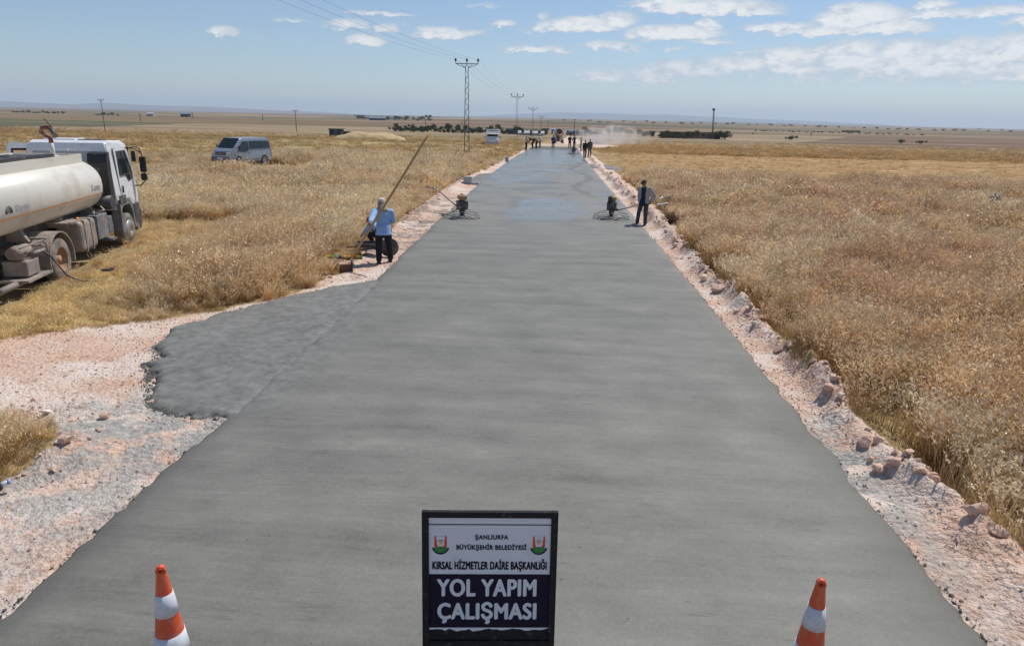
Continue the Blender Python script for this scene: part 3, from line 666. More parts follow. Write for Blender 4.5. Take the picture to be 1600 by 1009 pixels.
for i in range(4): SRC.append(tuft('oatfar', M['oat'], 32, .72, .28, .42, .017, .85, 120+i, headsize=.036, wind=(.2, .05)))      # 5-8
for i in range(4): SRC.append(tuft('gold', M['gold'], 52, .66, .18, .55, .0095, .5, 140+i, wind=(.22, .0)))                   # 9-12 near left
for i in range(3): SRC.append(tuft('goldfar', M['gold'], 34, .70, .28, .5, .018, .6, 160+i, headsize=.036, wind=(.2, .0)))    # 13-15
for i in range(3): SRC.append(tuft('straw', M['straw'], 54, .62, .26, .95, .012, 0, 180+i, flat=True))         # 16-18 lodged
for i in range(3): SRC.append(tuft('short', M['olivegrass'], 40, .30, .6, .5, .03, .2, 200+i, headsize=.04))     # 19-21 far short
for i in range(2): SRC.append(tuft('distant', M['gold'], 46, .42, 1.0, .4, .06, 0, 220+i))                      # 22-23
SRC.append(tuft('green', M['greengrass'], 26, .34, .12, .6, .012, 0, 240))                                      # 24
def field(n_, x0, x1, y0, y1, fn):
    x, y = sample(n_, x0, x1, y0, y1); k = inview(x, y) & is_grass(x, y) & truck_clear(x, y); x, y = x[k], y[k]; fn(x, y)
hv = lambda x, y, s_=0: 1.1*(.50+1.1*(fbm(x*.55, y*.55, 3, 40+s_)-.1))*(.75+.55*vn(x*1.9, y*1.9, 44))
def rnear(x, y):
    k = (y < 24); x, y = x[k], y[k]; plant(x, y, rng.integers(0, 5, len(x)), .95*hv(x, y)*(1-.3*np.exp(-((x-4.2)/.35)**2)))
field(7800, 4.0, 24, 3.5, 24, rnear)
def rmid(x, y): plant(x, y, rng.integers(5, 9, len(x)), .92*hv(x, y)*(1-.35*np.exp(-((x-4.7)/.7)**2)))
field(15000, 4.0, 44, 22, 49, rmid)
# left: golden sward, lodged and pale by the tanker
def lnear(x, y):
    f = near_truck(x, y); lod = rng.uniform(size=len(x)) < f*.7+.05+.5*(fbm(x*.5, y*.5, 3, 66) > .60)
    var = np.where(lod, rng.integers(16, 19, len(x)), rng.integers(9, 13, len(x)))
    edge = np.clip(pdist(x, y, GRASS_L)/.9, .45, 1)
    plant(x, y, var, np.where(lod, .75, 1.0)*hv(x, y, 3)*edge*(1-.6*f))
field(16500, -28, -5, 9.8, 29, lnear)
def lodged(x, y):
    k = rng.uniform(size=len(x)) < near_truck(x, y)*.8+.12*(y < 12.5); x, y = x[k], y[k]; plant(x, y, rng.integers(16, 19, len(x)), rng.uniform(.45, .8, len(x)))
field(9000, -22, -7, 10.0, 24, lodged)
def lnear2(x, y): plant(x, y, rng.integers(9, 13, len(x)), .74*hv(x, y, 3)*np.clip(pdist(x, y, GRASS_L2)/.5, .35, 1))
field(1700, -10, -5.3, 3.5, 7.9, lnear2)
def lmid(x, y):
    edge = np.clip((edgeL(y)-1.2-x)/1.5, .4, 1); tall = 1-sst(-x, 15+.15*y, 22+.2*y)
    var = np.where(rng.uniform(size=len(x)) < .25+.75*tall, rng.integers(13, 16, len(x)), rng.integers(19, 22, len(x)))
    plant(x, y, var, (.45+.5*tall)*hv(x, y, 5)*edge*(1-.88*np.exp(-((x+22.5)/5)**4-((y-49)/5)**4)))
field(17000, -48, -4, 26, 62, lmid)
# the short far pasture, the stubble and the grass ridge behind it
def lfar(x, y):
    k = (rng.uniform(size=len(x)) < np.clip(70/y, .15, 1)); x, y = x[k], y[k]
    plant(x, y, np.where(rng.uniform(size=len(x)) < .7, rng.integers(19, 22, len(x)), rng.integers(22, 24, len(x))), .85*hv(x*.2, y*.2, 7))
field(26000, -210, -4, 58, 240, lfar)
def stub_(x, y):
    k = (y < 88); x, y = x[k], y[k]; plant(x, y, rng.integers(19, 22, len(x)), .30*hv(x, y, 9))
field(3500, 4, 75, 48, 88, stub_)
def ridge(x, y): plant(x, y, rng.integers(22, 24, len(x)), 1.0*(.5+1.6*np.maximum(fbm(x*.16, y*.16, 3, 77)-.3, 0)))
field(5200, 5, 120, 88, 112, ridge)
def rfar(x, y):
    k = (rng.uniform(size=len(x)) < np.clip(90/y, .15, 1)); x, y = x[k], y[k]; plant(x, y, rng.integers(22, 24, len(x)), .75*hv(x*.2, y*.2, 11))
field(14000, 5, 200, 112, 250, rfar)
gx_, gy_ = np.array([4.62, 4.7, 4.8, 4.75]), np.array([5.9, 6.02, 6.1, 5.75]); plant(gx_, gy_, [24]*4, .8*np.ones(4))
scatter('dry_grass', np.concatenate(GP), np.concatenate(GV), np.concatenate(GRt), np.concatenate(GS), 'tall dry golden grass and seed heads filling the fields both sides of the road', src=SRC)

# crushed stone on the shoulders
PS = [bpy.data.objects.new('pebble', rock_mesh('pebble', i, 1)) for i in range(5)]
for o in PS: o.data.materials.append(M['pebble'])
x, y = sample(60000, -9, 5.0, 3.3, 30); k = inview(x, y) & ~is_grass(x, y, .25) & ((x < edgeL(y)-.02) | (x > edgeR(y)+.02)) & ~inpoly(x, y, APRON) & (rng.uniform(size=len(x)) < np.clip(10/y, .1, 1)*(.35+1.3*(fbm(x*1.5, y*1.5, 3, 8) > .5)))
x, y = x[k], y[k]; s_ = .014+.05*rng.uniform(size=len(x))**4 
x2, y2 = sample(5000, -4.6, 3.9, 3.6, 24); side = rng.uniform(size=5000) < .5                  # crumbs along the slab edges
x2 = np.where(side, edgeL(y2)-rng.exponential(.06, 5000), edgeR(y2)+rng.exponential(.06, 5000)); k = rng.uniform(size=5000) < .35; x2, y2 = x2[k], y2[k]
xx = np.concatenate([x, x2]); yy_ = np.concatenate([y, y2]); ss = np.concatenate([s_, .012+.03*rng.uniform(size=len(x2))**3])
scatter('gravel', np.stack([xx, yy_, ground_z(xx, yy_)+ss*.12], -1), rng.integers(0, 5, len(xx)), rng.uniform(0, 6.28, (len(xx), 3)), np.repeat(ss[:, None], 3, 1), 'crushed pink and grey stone chips on the road shoulders', src=PS)

CR = [bpy.data.objects.new('crumb', rock_mesh('crumb', 70+i, 1)) for i in range(4)]
for o in CR: o.data.materials.append(M['concrete_rough'])
cp = []
for i in range(2200):
    k = random.randrange(1, 17); a, b_ = APRON[k], APRON[k+1]; t = random.random(); e = random.gauss(0, .045)
    dx, dy = b_[0]-a[0], b_[1]-a[1]; L = math.hypot(dx, dy)+1e-6; cp.append((a[0]+dx*t-dy/L*(e-.02), a[1]+dy*t+dx/L*(e-.02)))
for i in range(500): Y = 4+22*random.random()**1.5; sd = random.random() < .5; cp.append(((edgeL(Y)-abs(random.gauss(0, .035))) if sd else (edgeR(Y)+abs(random.gauss(0, .03))), Y))
cp = np.array(cp); cs = .015+.04*rng.uniform(size=len(cp))**3
scatter('concrete_crumbs', np.stack([cp[:, 0], cp[:, 1], ground_z(cp[:, 0], cp[:, 1])+.012], -1), rng.integers(0, 4, len(cp)), rng.uniform(0, 6.28, (len(cp), 3)), np.repeat(cs[:, None], 3, 1), 'grey concrete crumbs spilled along the slab and apron edges', src=CR)

# bigger rocks: each one a thing
RK = [rock_mesh('rock', 40+i, 2, .5) for i in range(7)]
for me in RK: me.materials.append(M['rockpink'])
def rock(x, y, s, label, group=None, i=None, sq=1.0):
    i = random.randrange(7) if i is None else i
    o = bpy.data.objects.new('rock', RK[i]); COL.objects.link(o)
    o.location = (x, y, gz(x, y)+s*.16); o.scale = (s, s*random.uniform(.8, 1.1), s*sq); o.rotation_euler = (random.uniform(-.4, .4), random.uniform(-.4, .4), random.uniform(0, 6.28))
    return tag(o, label, 'rock', group)
p = gp(1123, 447, .25); rock(p[0], p[1], .42, 'largest rounded pink boulder on the right berm, beside the tall grass', i=2)
p = gp(1112, 440, .2); rock(p[0]-.08, p[1]+.5, .3, 'pale rock just behind the largest boulder of the right berm', i=3)
p = gp(1450, 761, .15); rock(p[0], p[1], .15, 'flat salmon pink stone lying alone near the grass at lower right', i=1, sq=.6)
p = gp(1556, 838, .2); rock(p[0], p[1], .24, 'broad pink rock at the grass edge in the lower right corner', i=4)
p = gp(1520, 815, .2); rock(p[0], p[1], .22, 'angular pink rock uphill of the broad one at lower right', i=5)
p = gp(1193, 497, .15); rock(p[0], p[1], .34, 'low wide rock on the right berm nearer than the largest boulder', i=6)
p = gp(105, 700, .15); rock(p[0], p[1], .23, 'pale cream boulder at the tip of the left grass patch', i=0)
p = gp(165, 660, .1); rock(p[0], p[1], .19, 'white rock above the grey rubble at the left side road', i=3)
p = gp(75, 648, .1); rock(p[0], p[1], .22, 'flat reddish stone in the rubble of the left side road', i=4, sq=.5)
for k in range(270):
    Y = 6.6+43*random.random()**1.5; Y = Y+.35*math.sin(Y*3); x = edgeR(Y)+.66+.10*math.sin(Y*1.3)+random.gauss(0, .12)
    s = random.choice([.05, .06, .07, .09, .11, .14, .19])*(1+.014*Y)
    rock(float(x), Y, s, 'small pinkish limestone rock in the rubble berm right of the road', 'rocks of the right berm')
for k in range(46):
    Y = 16+30*random.random(); x = edgeL(Y)-1.0-random.random()*.7; s = random.choice([.08, .1, .13, .18])*(1+.012*Y)
    rock(float(x), Y, s, 'small pinkish rock on the left shoulder between road and grass', 'rocks of the left shoulder')
for k in range(34):
    x, Y = -5.3-random.random()*1.9, 6.0+random.random()*2.4
    if is_grass(np.array([x]), np.array([Y]))[0] or x > -5.15: continue
    rock(x, Y, random.choice([.05, .06, .08, .1, .13]), 'small rubble stone scattered by the left side road', 'rubble stones of the left side road')

# ------------------------------------------------------------------ sign on the road
def text_mesh(txt, width, height=None, bold=0.0, depth=.0015):
    cu = bpy.data.curves.new('t', 'FONT'); cu.body = txt; cu.size = 1.0; cu.space_character = 1.08; cu.extrude = 0.004; cu.align_x = 'CENTER'
    o = bpy.data.objects.new('t', cu); COL.objects.link(o)
    dg = bpy.context.evaluated_depsgraph_get(); me = bpy.data.meshes.new_from_object(o.evaluated_get(dg)); bpy.data.objects.remove(o)
    co = np.array([v.co for v in me.vertices]); mn, mx_ = co.min(0), co.max(0)
    s_ = width/(mx_[0]-mn[0]); sy = s_ if height is None else height/(mx_[1]-mn[1])
    for v in me.vertices:
        v.co = ((v.co.x-(mn[0]+mx_[0])/2)*s_, (v.co.y-(mn[1]+mx_[1])/2)*sy, (v.co.z+.004)/.008*depth)
    me.materials.clear()
    if bold:                                  # heavier strokes: shifted copies, each a hair further out
        bm = bmesh.new(); w_ = bold*(width*.12 if height is None else height)
        for i, (dx, dy) in enumerate(((-1, 0), (1, 0), (0, .8), (0, -.8), (-.6, -.6), (.6, .6))):
            b2 = bmesh.new(); b2.from_mesh(me); bmesh.ops.translate(b2, vec=(dx*w_, dy*w_, i*.00012), verts=b2.verts); t_ = bpy.data.meshes.new('t'); b2.to_mesh(t_); bm.from_mesh(t_); b2.free(); bpy.data.meshes.remove(t_)
        bm.to_mesh(me); bm.free()
    return me
def make_sign():
    c = Vector((-.305, 3.50, ZS)); SH = .075
    root = empty('road_sign', c, R(5.0), 'black framed A-board sign with white and black road works banner on the slab', 'sign')
    root.scale = (1.035, 1, 1.07); lean = R(6); T = Matrix.Rotation(lean, 4, 'X')   # top leans away
    W, H = .805, 1.34
    def B(): b = MB(); b.M = Matrix.Rotation(-lean, 4, 'X') @ Matrix.Translation((0, 0, SH)); return b
    TR = Matrix.Rotation(-lean, 4, 'X')
    fr = B()
    for s_ in (-1, 1): fr.box((s_*(W/2-.02), 0, (H-SH)/2), (.04, .035, H+SH), bev=.004)
    fr.box((0, .001, H-.02), (W-.078, .033, .038), bev=.004); fr.box((0, .001, .50), (W-.078, .033, .036), bev=.003)
    fr.build('frame', M['signframe'], root)
    bl = MB(); 
    for s_ in (-1, 1): bl.tube((s_*(W/2-.02), .17, H+SH-.05), (s_*(W/2-.02), .75, 0.01), .016)
    bl.tube((-(W/2-.02), .45, .5), ((W/2-.02), .45, .5), .012); bl.build('back_leg', M['signframe'], root)
    bk = B(); bk.box((0, .0, (.518+H-.04)/2), (W-.078, .006, H-.04-.518)); bk.build('backing_panel', M['signframe'], root)
    # banner spans z .60..1.30 on the front face (front = -y)
    x0, x1 = -(W/2-.041), W/2-.041; yf = -.0045
    def strip(name, z0, z1, m_, jag=0):
        b = B(); n_ = 30 if jag else 1; top = [(x0+(x1-x0)*i/n_, z1) for i in range(n_+1)]
        bot = [(x1-(x1-x0)*i/n_, z0+(random.uniform(0, jag) if jag else 0)) for i in range(n_+1)]
        b.prism(top+bot, 'y', yf, yf+.0015); return b.build(name, m_, root)
    wf = strip('banner', .575, H-.041, M['signwhite'], .022)
    k = B(); k.box((0, yf-.0006, .775), (x1-x0, .0012, .345)); dark = k.build('dark_band', M['signink'], root)
    k = B(); k.box((0, yf-.0006, 1.258), (x1-x0, .0012, .006)); k.build('rule_line', M['signink'], root)
    def put(me, name, u, z, m_, par, off=.0015):
        for v in me.vertices: v.co = TR @ Vector((v.co.x+u, yf-off-v.co.z, v.co.y+z+SH))
        return link_mesh(name, me, m_, par)
    put(text_mesh('ŞANLIURFA', .195, .036, .03), 'lettering', .01, 1.178, M['signink'], root)
    put(text_mesh('BÜYÜKŞEHİR BELEDİYESİ', .415, .044, .03), 'lettering', .01, 1.118, M['signink'], root)
    put(text_mesh('KIRSAL HİZMETLER DAİRE BAŞKANLIĞI', .68, .078, .026), 'lettering', 0, 1.005, M['signink'], root)
    put(text_mesh('YOL YAPIM', .59, .105, .05), 'lettering', -.015, .862, M['signwhite'], root)
    put(text_mesh('ÇALIŞMASI', .59, .135, .042), 'lettering', -.012, .70, M['signwhite'], root)
    for u in (-.292, .292):
        e = empty('emblem', (0, 0, 0)); e.parent = root
        def pl(poly, m_, name, off):
            b = B(); b.prism([(u+a*.043, 1.135+c_*.050) for a, c_ in poly], 'y', yf-off, yf-off+.0008); return b.build(name, m_, e)
        pl([(-.85, .9), (-.72, 1.15), (-.6, .9), (-.62, .55), (.62, .55), (.6, .9), (.72, 1.15), (.85, .9), (.85, -.2), (.5, -.75), (0, -1), (-.5, -.75), (-.85, -.2)], M['emred'], 'shield', .0016)
        pl([(-.5, 1.0), (.5, 1.0), (.52, .1), (.35, -.25), (0, -.35), (-.35, -.25), (-.52, .1)], M['signwhite'], 'inner_field', .0025)
        pl([(.85*math.cos(a)*1.1, -.42+.62*math.sin(a)) for a in [math.pi+math.pi*i/10 for i in range(11)]]+[(.6, -.35), (0, -.22), (-.6, -.35)], M['emgreen'], 'green_base', .0034)
        pl([(.2*math.cos(a), .22+.2*math.sin(a)) for a in [2*math.pi*i/12 for i in range(12)]], M['emorange'], 'disc', .0034)
        pl([(.42*math.cos(a), .2+.42*math.sin(a)) for a in [math.pi*(.12+.76*i/8) for i in range(9)]]+[(.32*math.cos(a), .2+.32*math.sin(a)) for a in [math.pi*(.88-.76*i/8) for i in range(9)]], M['emgreen'], 'green_arc', .0034)
        pl([(1.25*math.cos(a), -.1+1.15*math.sin(a)) for a in [math.pi*(1.1+.8*i/12) for i in range(13)]]+[(1.05*math.cos(a), -.1+.98*math.sin(a)) for a in [math.pi*(1.9-.8*i/12) for i in range(13)]], M['signink'], 'name_arc', .0034)
    return root
make_sign()

# ------------------------------------------------------------------ cones
def make_cone(px, py_top, label, first=None):
    H = 1.0; top = ZS+H+.02
    g = gp(px, py_top, top)
    if first: r_ = copy_tree(first); r_['label'] = label
    else:
        r_ = empty('traffic_cone', (0, 0, 0), 0, label, 'traffic cone', 'orange and white cones closing the road')
        rad = lambda z: .148-(.148-.028)*(z-.04)/(H-.04)
        b = MB(); b.box((0, 0, .02), (.46, .46, .04), bev=.012); b.build('base', M['conered'], r_)
        b = MB(); b.lathe([(rad(.04)+.03, .04), (rad(.06)+.004, .065)]+[(rad(z), z) for z in (.1, .3, .5, .7, .9, .965)], seg=40)
        # cap with a finger hole
        b.lathe([(rad(.965), .965), (.030, .985), (.0285, 1.0), (.024, 1.012), (.012, 1.02), (0.0005, 1.021)], seg=40)
        b.build('cone_body', M['conered'], r_)
        for z0, z1 in ((.665, .82), (.36, .52)):
            b = MB(); b.lathe([(rad(z0)-.002, z0), (rad(z0)+.0035, z0+.001), (rad((z0+z1)/2)+.0035, (z0+z1)/2), (rad(z1)+.0035, z1-.001), (rad(z1)-.002, z1)], seg=40); b.build('reflective_band', M['conewhite'], r_)
        b = MB(); b.path([(-.026, -.012, .975), (-.024, -.026, 1.0), (-.014, -.03, 1.022), (0, -.031, 1.03), (.014, -.03, 1.022), (.024, -.026, 1.0), (.026, -.012, .975)], .0065, 8); b.build('grab_loop', M['conered'], r_)
        b = MB(); b.ball((0, -.0235, .99), (.014, .009, .018)); b.build('finger_hole', mat('cone_hole', (.22, .02, .008), .6), r_)
    r_.location = (g[0], g[1], ZS); return r_
c1 = make_cone(250, 883, 'orange cone left of the banner sign, with white bands')
c2 = make_cone(1284, 904, 'orange cone right of the banner sign, nearest the right shoulder', c1); c2.rotation_euler.z = R(-14); c1.rotation_euler.z = R(25)

# ------------------------------------------------------------------ people
def remesh(b, name, voxel, mat_, parent, cut=None, smooth_it=2):
    me = b.mesh(name); o = bpy.data.objects.new(name, me); COL.objects.link(o)
    md = o.modifiers.new('r', 'REMESH'); md.mode = 'VOXEL'; md.voxel_size = voxel; md.use_smooth_shade = True
    sm = o.modifiers.new('s', 'SMOOTH'); sm.iterations = smooth_it; sm.factor = .5
    dg = bpy.context.evaluated_depsgraph_get(); me2 = bpy.data.meshes.new_from_object(o.evaluated_get(dg)); bpy.data.objects.remove(o)
    if cut:
        bm = bmesh.new(); bm.from_mesh(me2); bmesh.ops.delete(bm, geom=[v for v in bm.verts if cut(v.co)], context='VERTS'); bm.to_mesh(me2); bm.free()
    me2.name = name; me2.materials.clear()
    for p_ in me2.polygons: p_.use_smooth = True
    return link_mesh(name, me2, mat_, parent)
def limb(b, pts, rs, ball=True, seg=12):
    pts = [Vector(p) for p in pts]
    for i in range(len(pts)-1): b.tube(pts[i], pts[i+1], rs[i], rs[i+1], seg)
    for p, r_ in zip(pts, rs): b.ball(p, r_, u=seg, v=8)
def torso(b, pel, chest, neck, e, wide=1.0):
    pel, chest, neck = Vector(pel), Vector(chest), Vector(neck)
    up = (chest-pel).normalized()
    for t, rx, ry in ((0, .165, .115), (.2, .16, .11), (.4, .15, .105), (.6, .155, .11), (.8, .17, .118), (1.0, .178, .118), (1.25, .165, .10)):
        p = pel+(chest-pel)*t
        q = up.to_track_quat('Z', 'Y').to_euler() if up.z < .999 else (0, 0, 0)
        rot = (Vector((0, 0, 1)).rotation_difference(up)).to_euler()
        b.ball(p, ((rx+e)*wide, ry+e, .10+e), rot=rot, u=16, v=10)
def person(loc, rz, label, J=None, top='shirtblue', trousers='blackcloth', shoes='black', hat=None, hatmat='whitecloth', scale=1.0, fine=True, group=None, sleeves=1.0,
           jacket=None, scarf=None, grip=(0, 0), skirt=.0):
    """local frame: +y is where the person looks, x to the person's right"""
    D = dict(pel=(0, 0, .95), chest=(0, .0, 1.30), neck=(0, .01, 1.46), head=(0, .03, 1.60),
             sr=(.185, 0, 1.40), er=(.23, -.02, 1.12), wr=(.24, .06, .87), sl=(-.185, 0, 1.40), el=(-.23, -.02, 1.12), wl=(-.24, .06, .87),
             hr=(.095, 0, .92), kr=(.11, .02, .50), ar=(.12, -.02, .09), hl=(-.095, 0, .92), kl=(-.11, .02, .50), al=(-.12, -.02, .09),
             look=(0, 1, -.1))
    if J: D.update(J)
    D = {k: Vector(v) for k, v in D.items()}
    root = empty('person', loc, rz, label, 'person', group); root.scale = (scale,)*3
    vx = .011 if fine else .024
    dirs = {}
    def body(b, e=0.0):
        torso(b, D['pel'], D['chest'], D['neck'], -.012+e)
        b.tube(D['chest']+(D['neck']-D['chest'])*.5, D['head'], .062, .055, 12)
        for s_ in 'rl':
            limb(b, [D['s'+s_], D['e'+s_], D['w'+s_]], [.055, .042, .029]); limb(b, [D['chest']+(D['neck']-D['chest'])*.3, D['s'+s_]], [.07, .058])
            limb(b, [D['h'+s_], D['k'+s_], D['a'+s_]], [.088, .058, .042])
            ft = D['a'+s_]; b.ball(ft+Vector((0, .07, -.045)), (.04, .12, .035))
    b = MB(); body(b)
    # head: skull, jaw, nose, ears, brow
    look = D['look'].normalized(); q = Vector((0, 1, 0)).rotation_difference(look); hc = D['head']+Vector((0, 0, .03))
    def hp(p): return hc + q @ Vector(p)
    qe = q.to_euler()
    b.ball(hp((0, -.012, .02)), (.074, .095, .098), rot=qe, u=16, v=12); b.ball(hp((0, .03, -.045)), (.055, .062, .065), rot=qe, u=12, v=10)
    b.ball(hp((0, .085, -.012)), (.013, .022, .024), rot=qe); b.ball(hp((0, .065, .022)), (.055, .02, .012), rot=qe)
    b.ball(hp((0, .083, -.052)), (.024, .01, .009), rot=qe)
    for s_ in (-1, 1): b.ball(hp((s_*.076, -.005, -.005)), (.012, .02, .032), rot=qe)
    # hands: palm, four fingers of unequal length, a thumb from the side of the palm
    for k, s_ in (('r', 1), ('l', -1)):
        wv, evv = D['w'+k], D['e'+k]; d = (wv-evv).normalized(); side = d.cross(Vector((0, 1, 0)))
        side = side.normalized() if side.length > .1 else Vector((1, 0, 0)); fw = side.cross(d).normalized(); curl = grip[0 if k == 'r' else 1]
        pc = wv+d*.05; b.tube(wv, wv+d*.045, .028, .034, 10); b.ball(pc, (.036, .04, .04))
        b.ball(pc+d*.03, .034)
        for i, ln in enumerate((.068, .078, .072, .056)):
            o_ = fw*(.03-.02*i); k0 = wv+d*.085+o_; bend = side*(-s_)
            a1 = (d*(1-curl*.8)+bend*(.25+curl)).normalized(); a2 = (d*(.8-curl*1.6)+bend*(.5+curl)).normalized(); a3 = (d*(.6-curl*2.2)+bend*.8).normalized()
            k1 = k0+a1*ln*.45; k2 = k1+a2*ln*.32; k3 = k2+a3*ln*.25
            limb(b, [wv+d*.05+o_*.8, k0, k1, k2, k3], [.011, .0105, .0098, .009, .008], seg=8)
        t0 = wv+d*.025+fw*.025; t1 = t0+(d*.6+fw*.8).normalized()*.04; t2 = t1+(d*.9+fw*.35).normalized()*.035; limb(b, [t0, t1, t2], [.014, .012, .0095], seg=8)
    remesh(b, 'body', .0085 if fine else .022, M['skin'], root, smooth_it=2 if fine else 1)
    # trousers, shoes
    b = MB(); b.ball(D['pel']+Vector((0, 0, -.02)), (.168, .125, .12), u=16, v=10)
    for s_ in 'rl': limb(b, [D['pel']*.5+D['h'+s_]*.5, D['h'+s_]+Vector((0, 0, -.03)), D['k'+s_], D['a'+s_]+Vector((0, 0, .02))], [.10, .105, .078, .07])
    remesh(b, 'trousers', vx, M[trousers], root)
    for s_ in 'rl':
        a = D['a'+s_]; b = MB(); b.ball(a+Vector((0, .0, -.03)), (.05, .07, .055)); b.ball(a+Vector((0, .085, -.05)), (.05, .115, .04)); b.box(a+Vector((0, .05, -.078)), (.09, .27, .02), bev=.008)
        remesh(b, 'shoe', vx, M[shoes], root)
    # shirt with sleeves and a loose hem
    def upper(e, mname, name, cut=None, slv=sleeves, hem=.0):
        b = MB(); torso(b, D['pel'] if True else 0, D['chest'], D['neck'], e)
        if hem:
            up = (D['pel']-D['chest']).normalized(); b.tube(D['pel']-up*.08, D['pel']+up*hem, .16+e, .185+e, 18, sx=1.0)
            b.ball(D['pel']+up*hem*.5, (.18+e, .13+e, .1))
        b.tube(D['chest']+(D['neck']-D['chest'])*.3, D['neck'], .10+e*.5, .066+e, 14)
        for s_ in 'rl':
            S, E_, W_ = D['s'+s_], D['e'+s_], D['w'+s_]; limb(b, [D['chest']+(D['neck']-D['chest'])*.3, S], [.085+e, .072+e])
            if slv >= 1: limb(b, [S, E_, E_+(W_-E_)*.86], [.072+e, .058+e, .044+e])
            else: limb(b, [S, S+(E_-S)*.8], [.072+e, .062+e])
        return remesh(b, name, vx, M[mname], root, cut)
    upper(.012, top, 'shirt', hem=skirt)
    if jacket:
        upper(.032, jacket, 'jacket', cut=lambda c: (c.y > .02 and abs(c.x-.0) < .085+.25*max(0, 1.05-c.z)) or c.z < .86 or c.z > 1.50, slv=1, hem=.08)
    if hat == 'cap':
        b = MB(); b.ball(hp((0, -.015, .055)), (.088, .108, .075), rot=qe, u=18, v=12); b.ball(hp((0, .10, .05)), (.07, .07, .012), rot=qe, u=14, v=6); b.ball(hp((0, -.015, .128)), .012)
        remesh(b, 'cap', .008 if fine else .02, M[hatmat], root)
    elif hat == 'brim':
        b = MB(); b.ball(hp((0, -.01, .07)), (.09, .108, .07), rot=qe, u=18, v=12); b.ball(hp((0, .012, .045)), (.125, .15, .018), rot=qe, u=22, v=8)
        remesh(b, 'sun_hat', .008 if fine else .018, M[hatmat], root)
    else:
        b = MB(); b.ball(hp((0, -.022, .04)), (.081, .10, .09), rot=qe, u=16, v=10); remesh(b, 'hair', .01 if fine else .02, M['hair'], root)
    if scarf:
        b = MB(); b.ball(hp((0, -.02, -.02)), (.09, .10, .10), rot=qe, u=16, v=10); b.tube(hp((0, -.02, -.03)), D['neck']+Vector((0, -.03, -.06)), .085, .15, 16); b.ball(D['neck']+Vector((0, -.04, -.06)), (.165, .11, .05), u=16, v=8)
        remesh(b, 'headscarf', .01 if fine else .02, M[scarf], root, cut=lambda c: (q.inverted() @ (c-hc)).y > .055 and c.z > hc.z-.07)
    if fine:
        for s_ in (-1, 1): e_ = MB().ball(hp((s_*.03, .074, .006)), .009).build('eye', M['eye'], root)
    return root

# near left: back to us, holding the long pole of a broom
mx0, my0 = gp(600, 411, .07)
POLE_A = Vector(gp(549, 403, .42)+(.42,)); POLE_B = atY(672, 205, 18.05)
mrz = R(18)
# his hands reach the pole in front of his left side: computed in world, then taken to his frame
def to_local(root_loc, rz, p): return Matrix.Rotation(-rz, 3, 'Z') @ (Vector(p)-Vector(root_loc))
ml = Vector((mx0, my0+.05, gz(mx0, my0)+.0))
def on_pole(t): return POLE_A+(POLE_B-POLE_A)*t
h1 = to_local(ml, mrz, on_pole(.215)); h2 = to_local(ml, mrz, on_pole(.285))
def reach(S, Hd, L1=.29, L2=.27, bias=Vector((0, -.3, -1))):
    S, Hd = Vector(S), Vector(Hd); d = Hd-S; L = min(d.length, (L1+L2)*.995); d.normalize(); Hd = S+d*L
    a = (L1*L1-L2*L2+L*L)/(2*L); h = math.sqrt(max(0, L1*L1-a*a)); n_ = (bias-d*bias.dot(d)).normalized(); return S+d*a+n_*h, Hd
SL, SR_ = (-.185, 0.02, 1.40), (.185, .03, 1.38)
eL, wL = reach(SL, h1, bias=Vector((-.35, -.3, -1))); eR, wR = Vector((.235, .12, 1.13)), Vector((.10, .33, 1.02))
person(ml, mrz, 'man in light blue shirt and white cap, back turned, holding the long pole',
       dict(sl=SL, sr=SR_, el=eL, wl=wL, er=eR, wr=wR, chest=(0, .03, 1.3), neck=(0, .07, 1.46), head=(-.02, .13, 1.575), look=(-.25, 1, -.55),
            kr=(.12, .03, .5), ar=(.15, .10, .09), al=(-.13, -.06, .09), kl=(-.12, .02, .5)),
       hat='cap', hatmat='whitecloth', scarf='beigecloth', grip=(.6, .6), skirt=.18, scale=1.0).scale = (1.14, 1.1, 1.0)
# the broom
br = empty('long_handled_broom', (POLE_A.x, POLE_A.y, 0), 0, 'very long wooden pole with a bar of multicoloured bristles, held by the man in blue', 'broom')
def rel(v): return Vector(v)-Vector((POLE_A.x, POLE_A.y, 0))
MB().path([rel(POLE_A+(POLE_B-POLE_A)*t)+Vector((0, 0, -.03*math.sin(math.pi*t))) for t in [i/12 for i in range(13)]], .030, 10).build('pole', M['wood'], br)
hd0, hd1 = Vector(gp(509, 403, .40)+(.40,)), Vector(gp(566, 404, .40)+(.40,))
dv = (hd1-hd0); b = MB()
b.M = Matrix.Translation(rel((hd0+hd1)/2)) @ Matrix.Rotation(math.atan2(dv.y, dv.x), 4, 'Z')
b.box((0, 0, 0), (dv.length, .07, .03), bev=.006); b.box((.12, 0, -.02), (.08, .05, .05)); b.build('broom_head', M['black'], br)
cols = ['b_yellow', 'b_orange', 'b_green', 'b_green', 'b_blue', 'b_orange', 'b_yellow', 'b_yellow', 'b_red', 'b_red', 'b_orange', 'b_green']
for i, c_ in enumerate(cols):
    b = MB(); b.M = Matrix.Translation(rel((hd0+hd1)/2)) @ Matrix.Rotation(math.atan2(dv.y, dv.x), 4, 'Z'); u0 = (i+.5)/len(cols)-.5
    for j in range(14): bx_, by_ = u0*dv.length+random.uniform(-.036, .036), random.uniform(-.028, .028); b.tube((bx_, by_, .012), (bx_*1.01+random.uniform(-.01, .01), by_*1.3, .075+random.uniform(-.01, .01)), .006, .004, 5)
    b.build('bristle_tuft', M[c_], br)
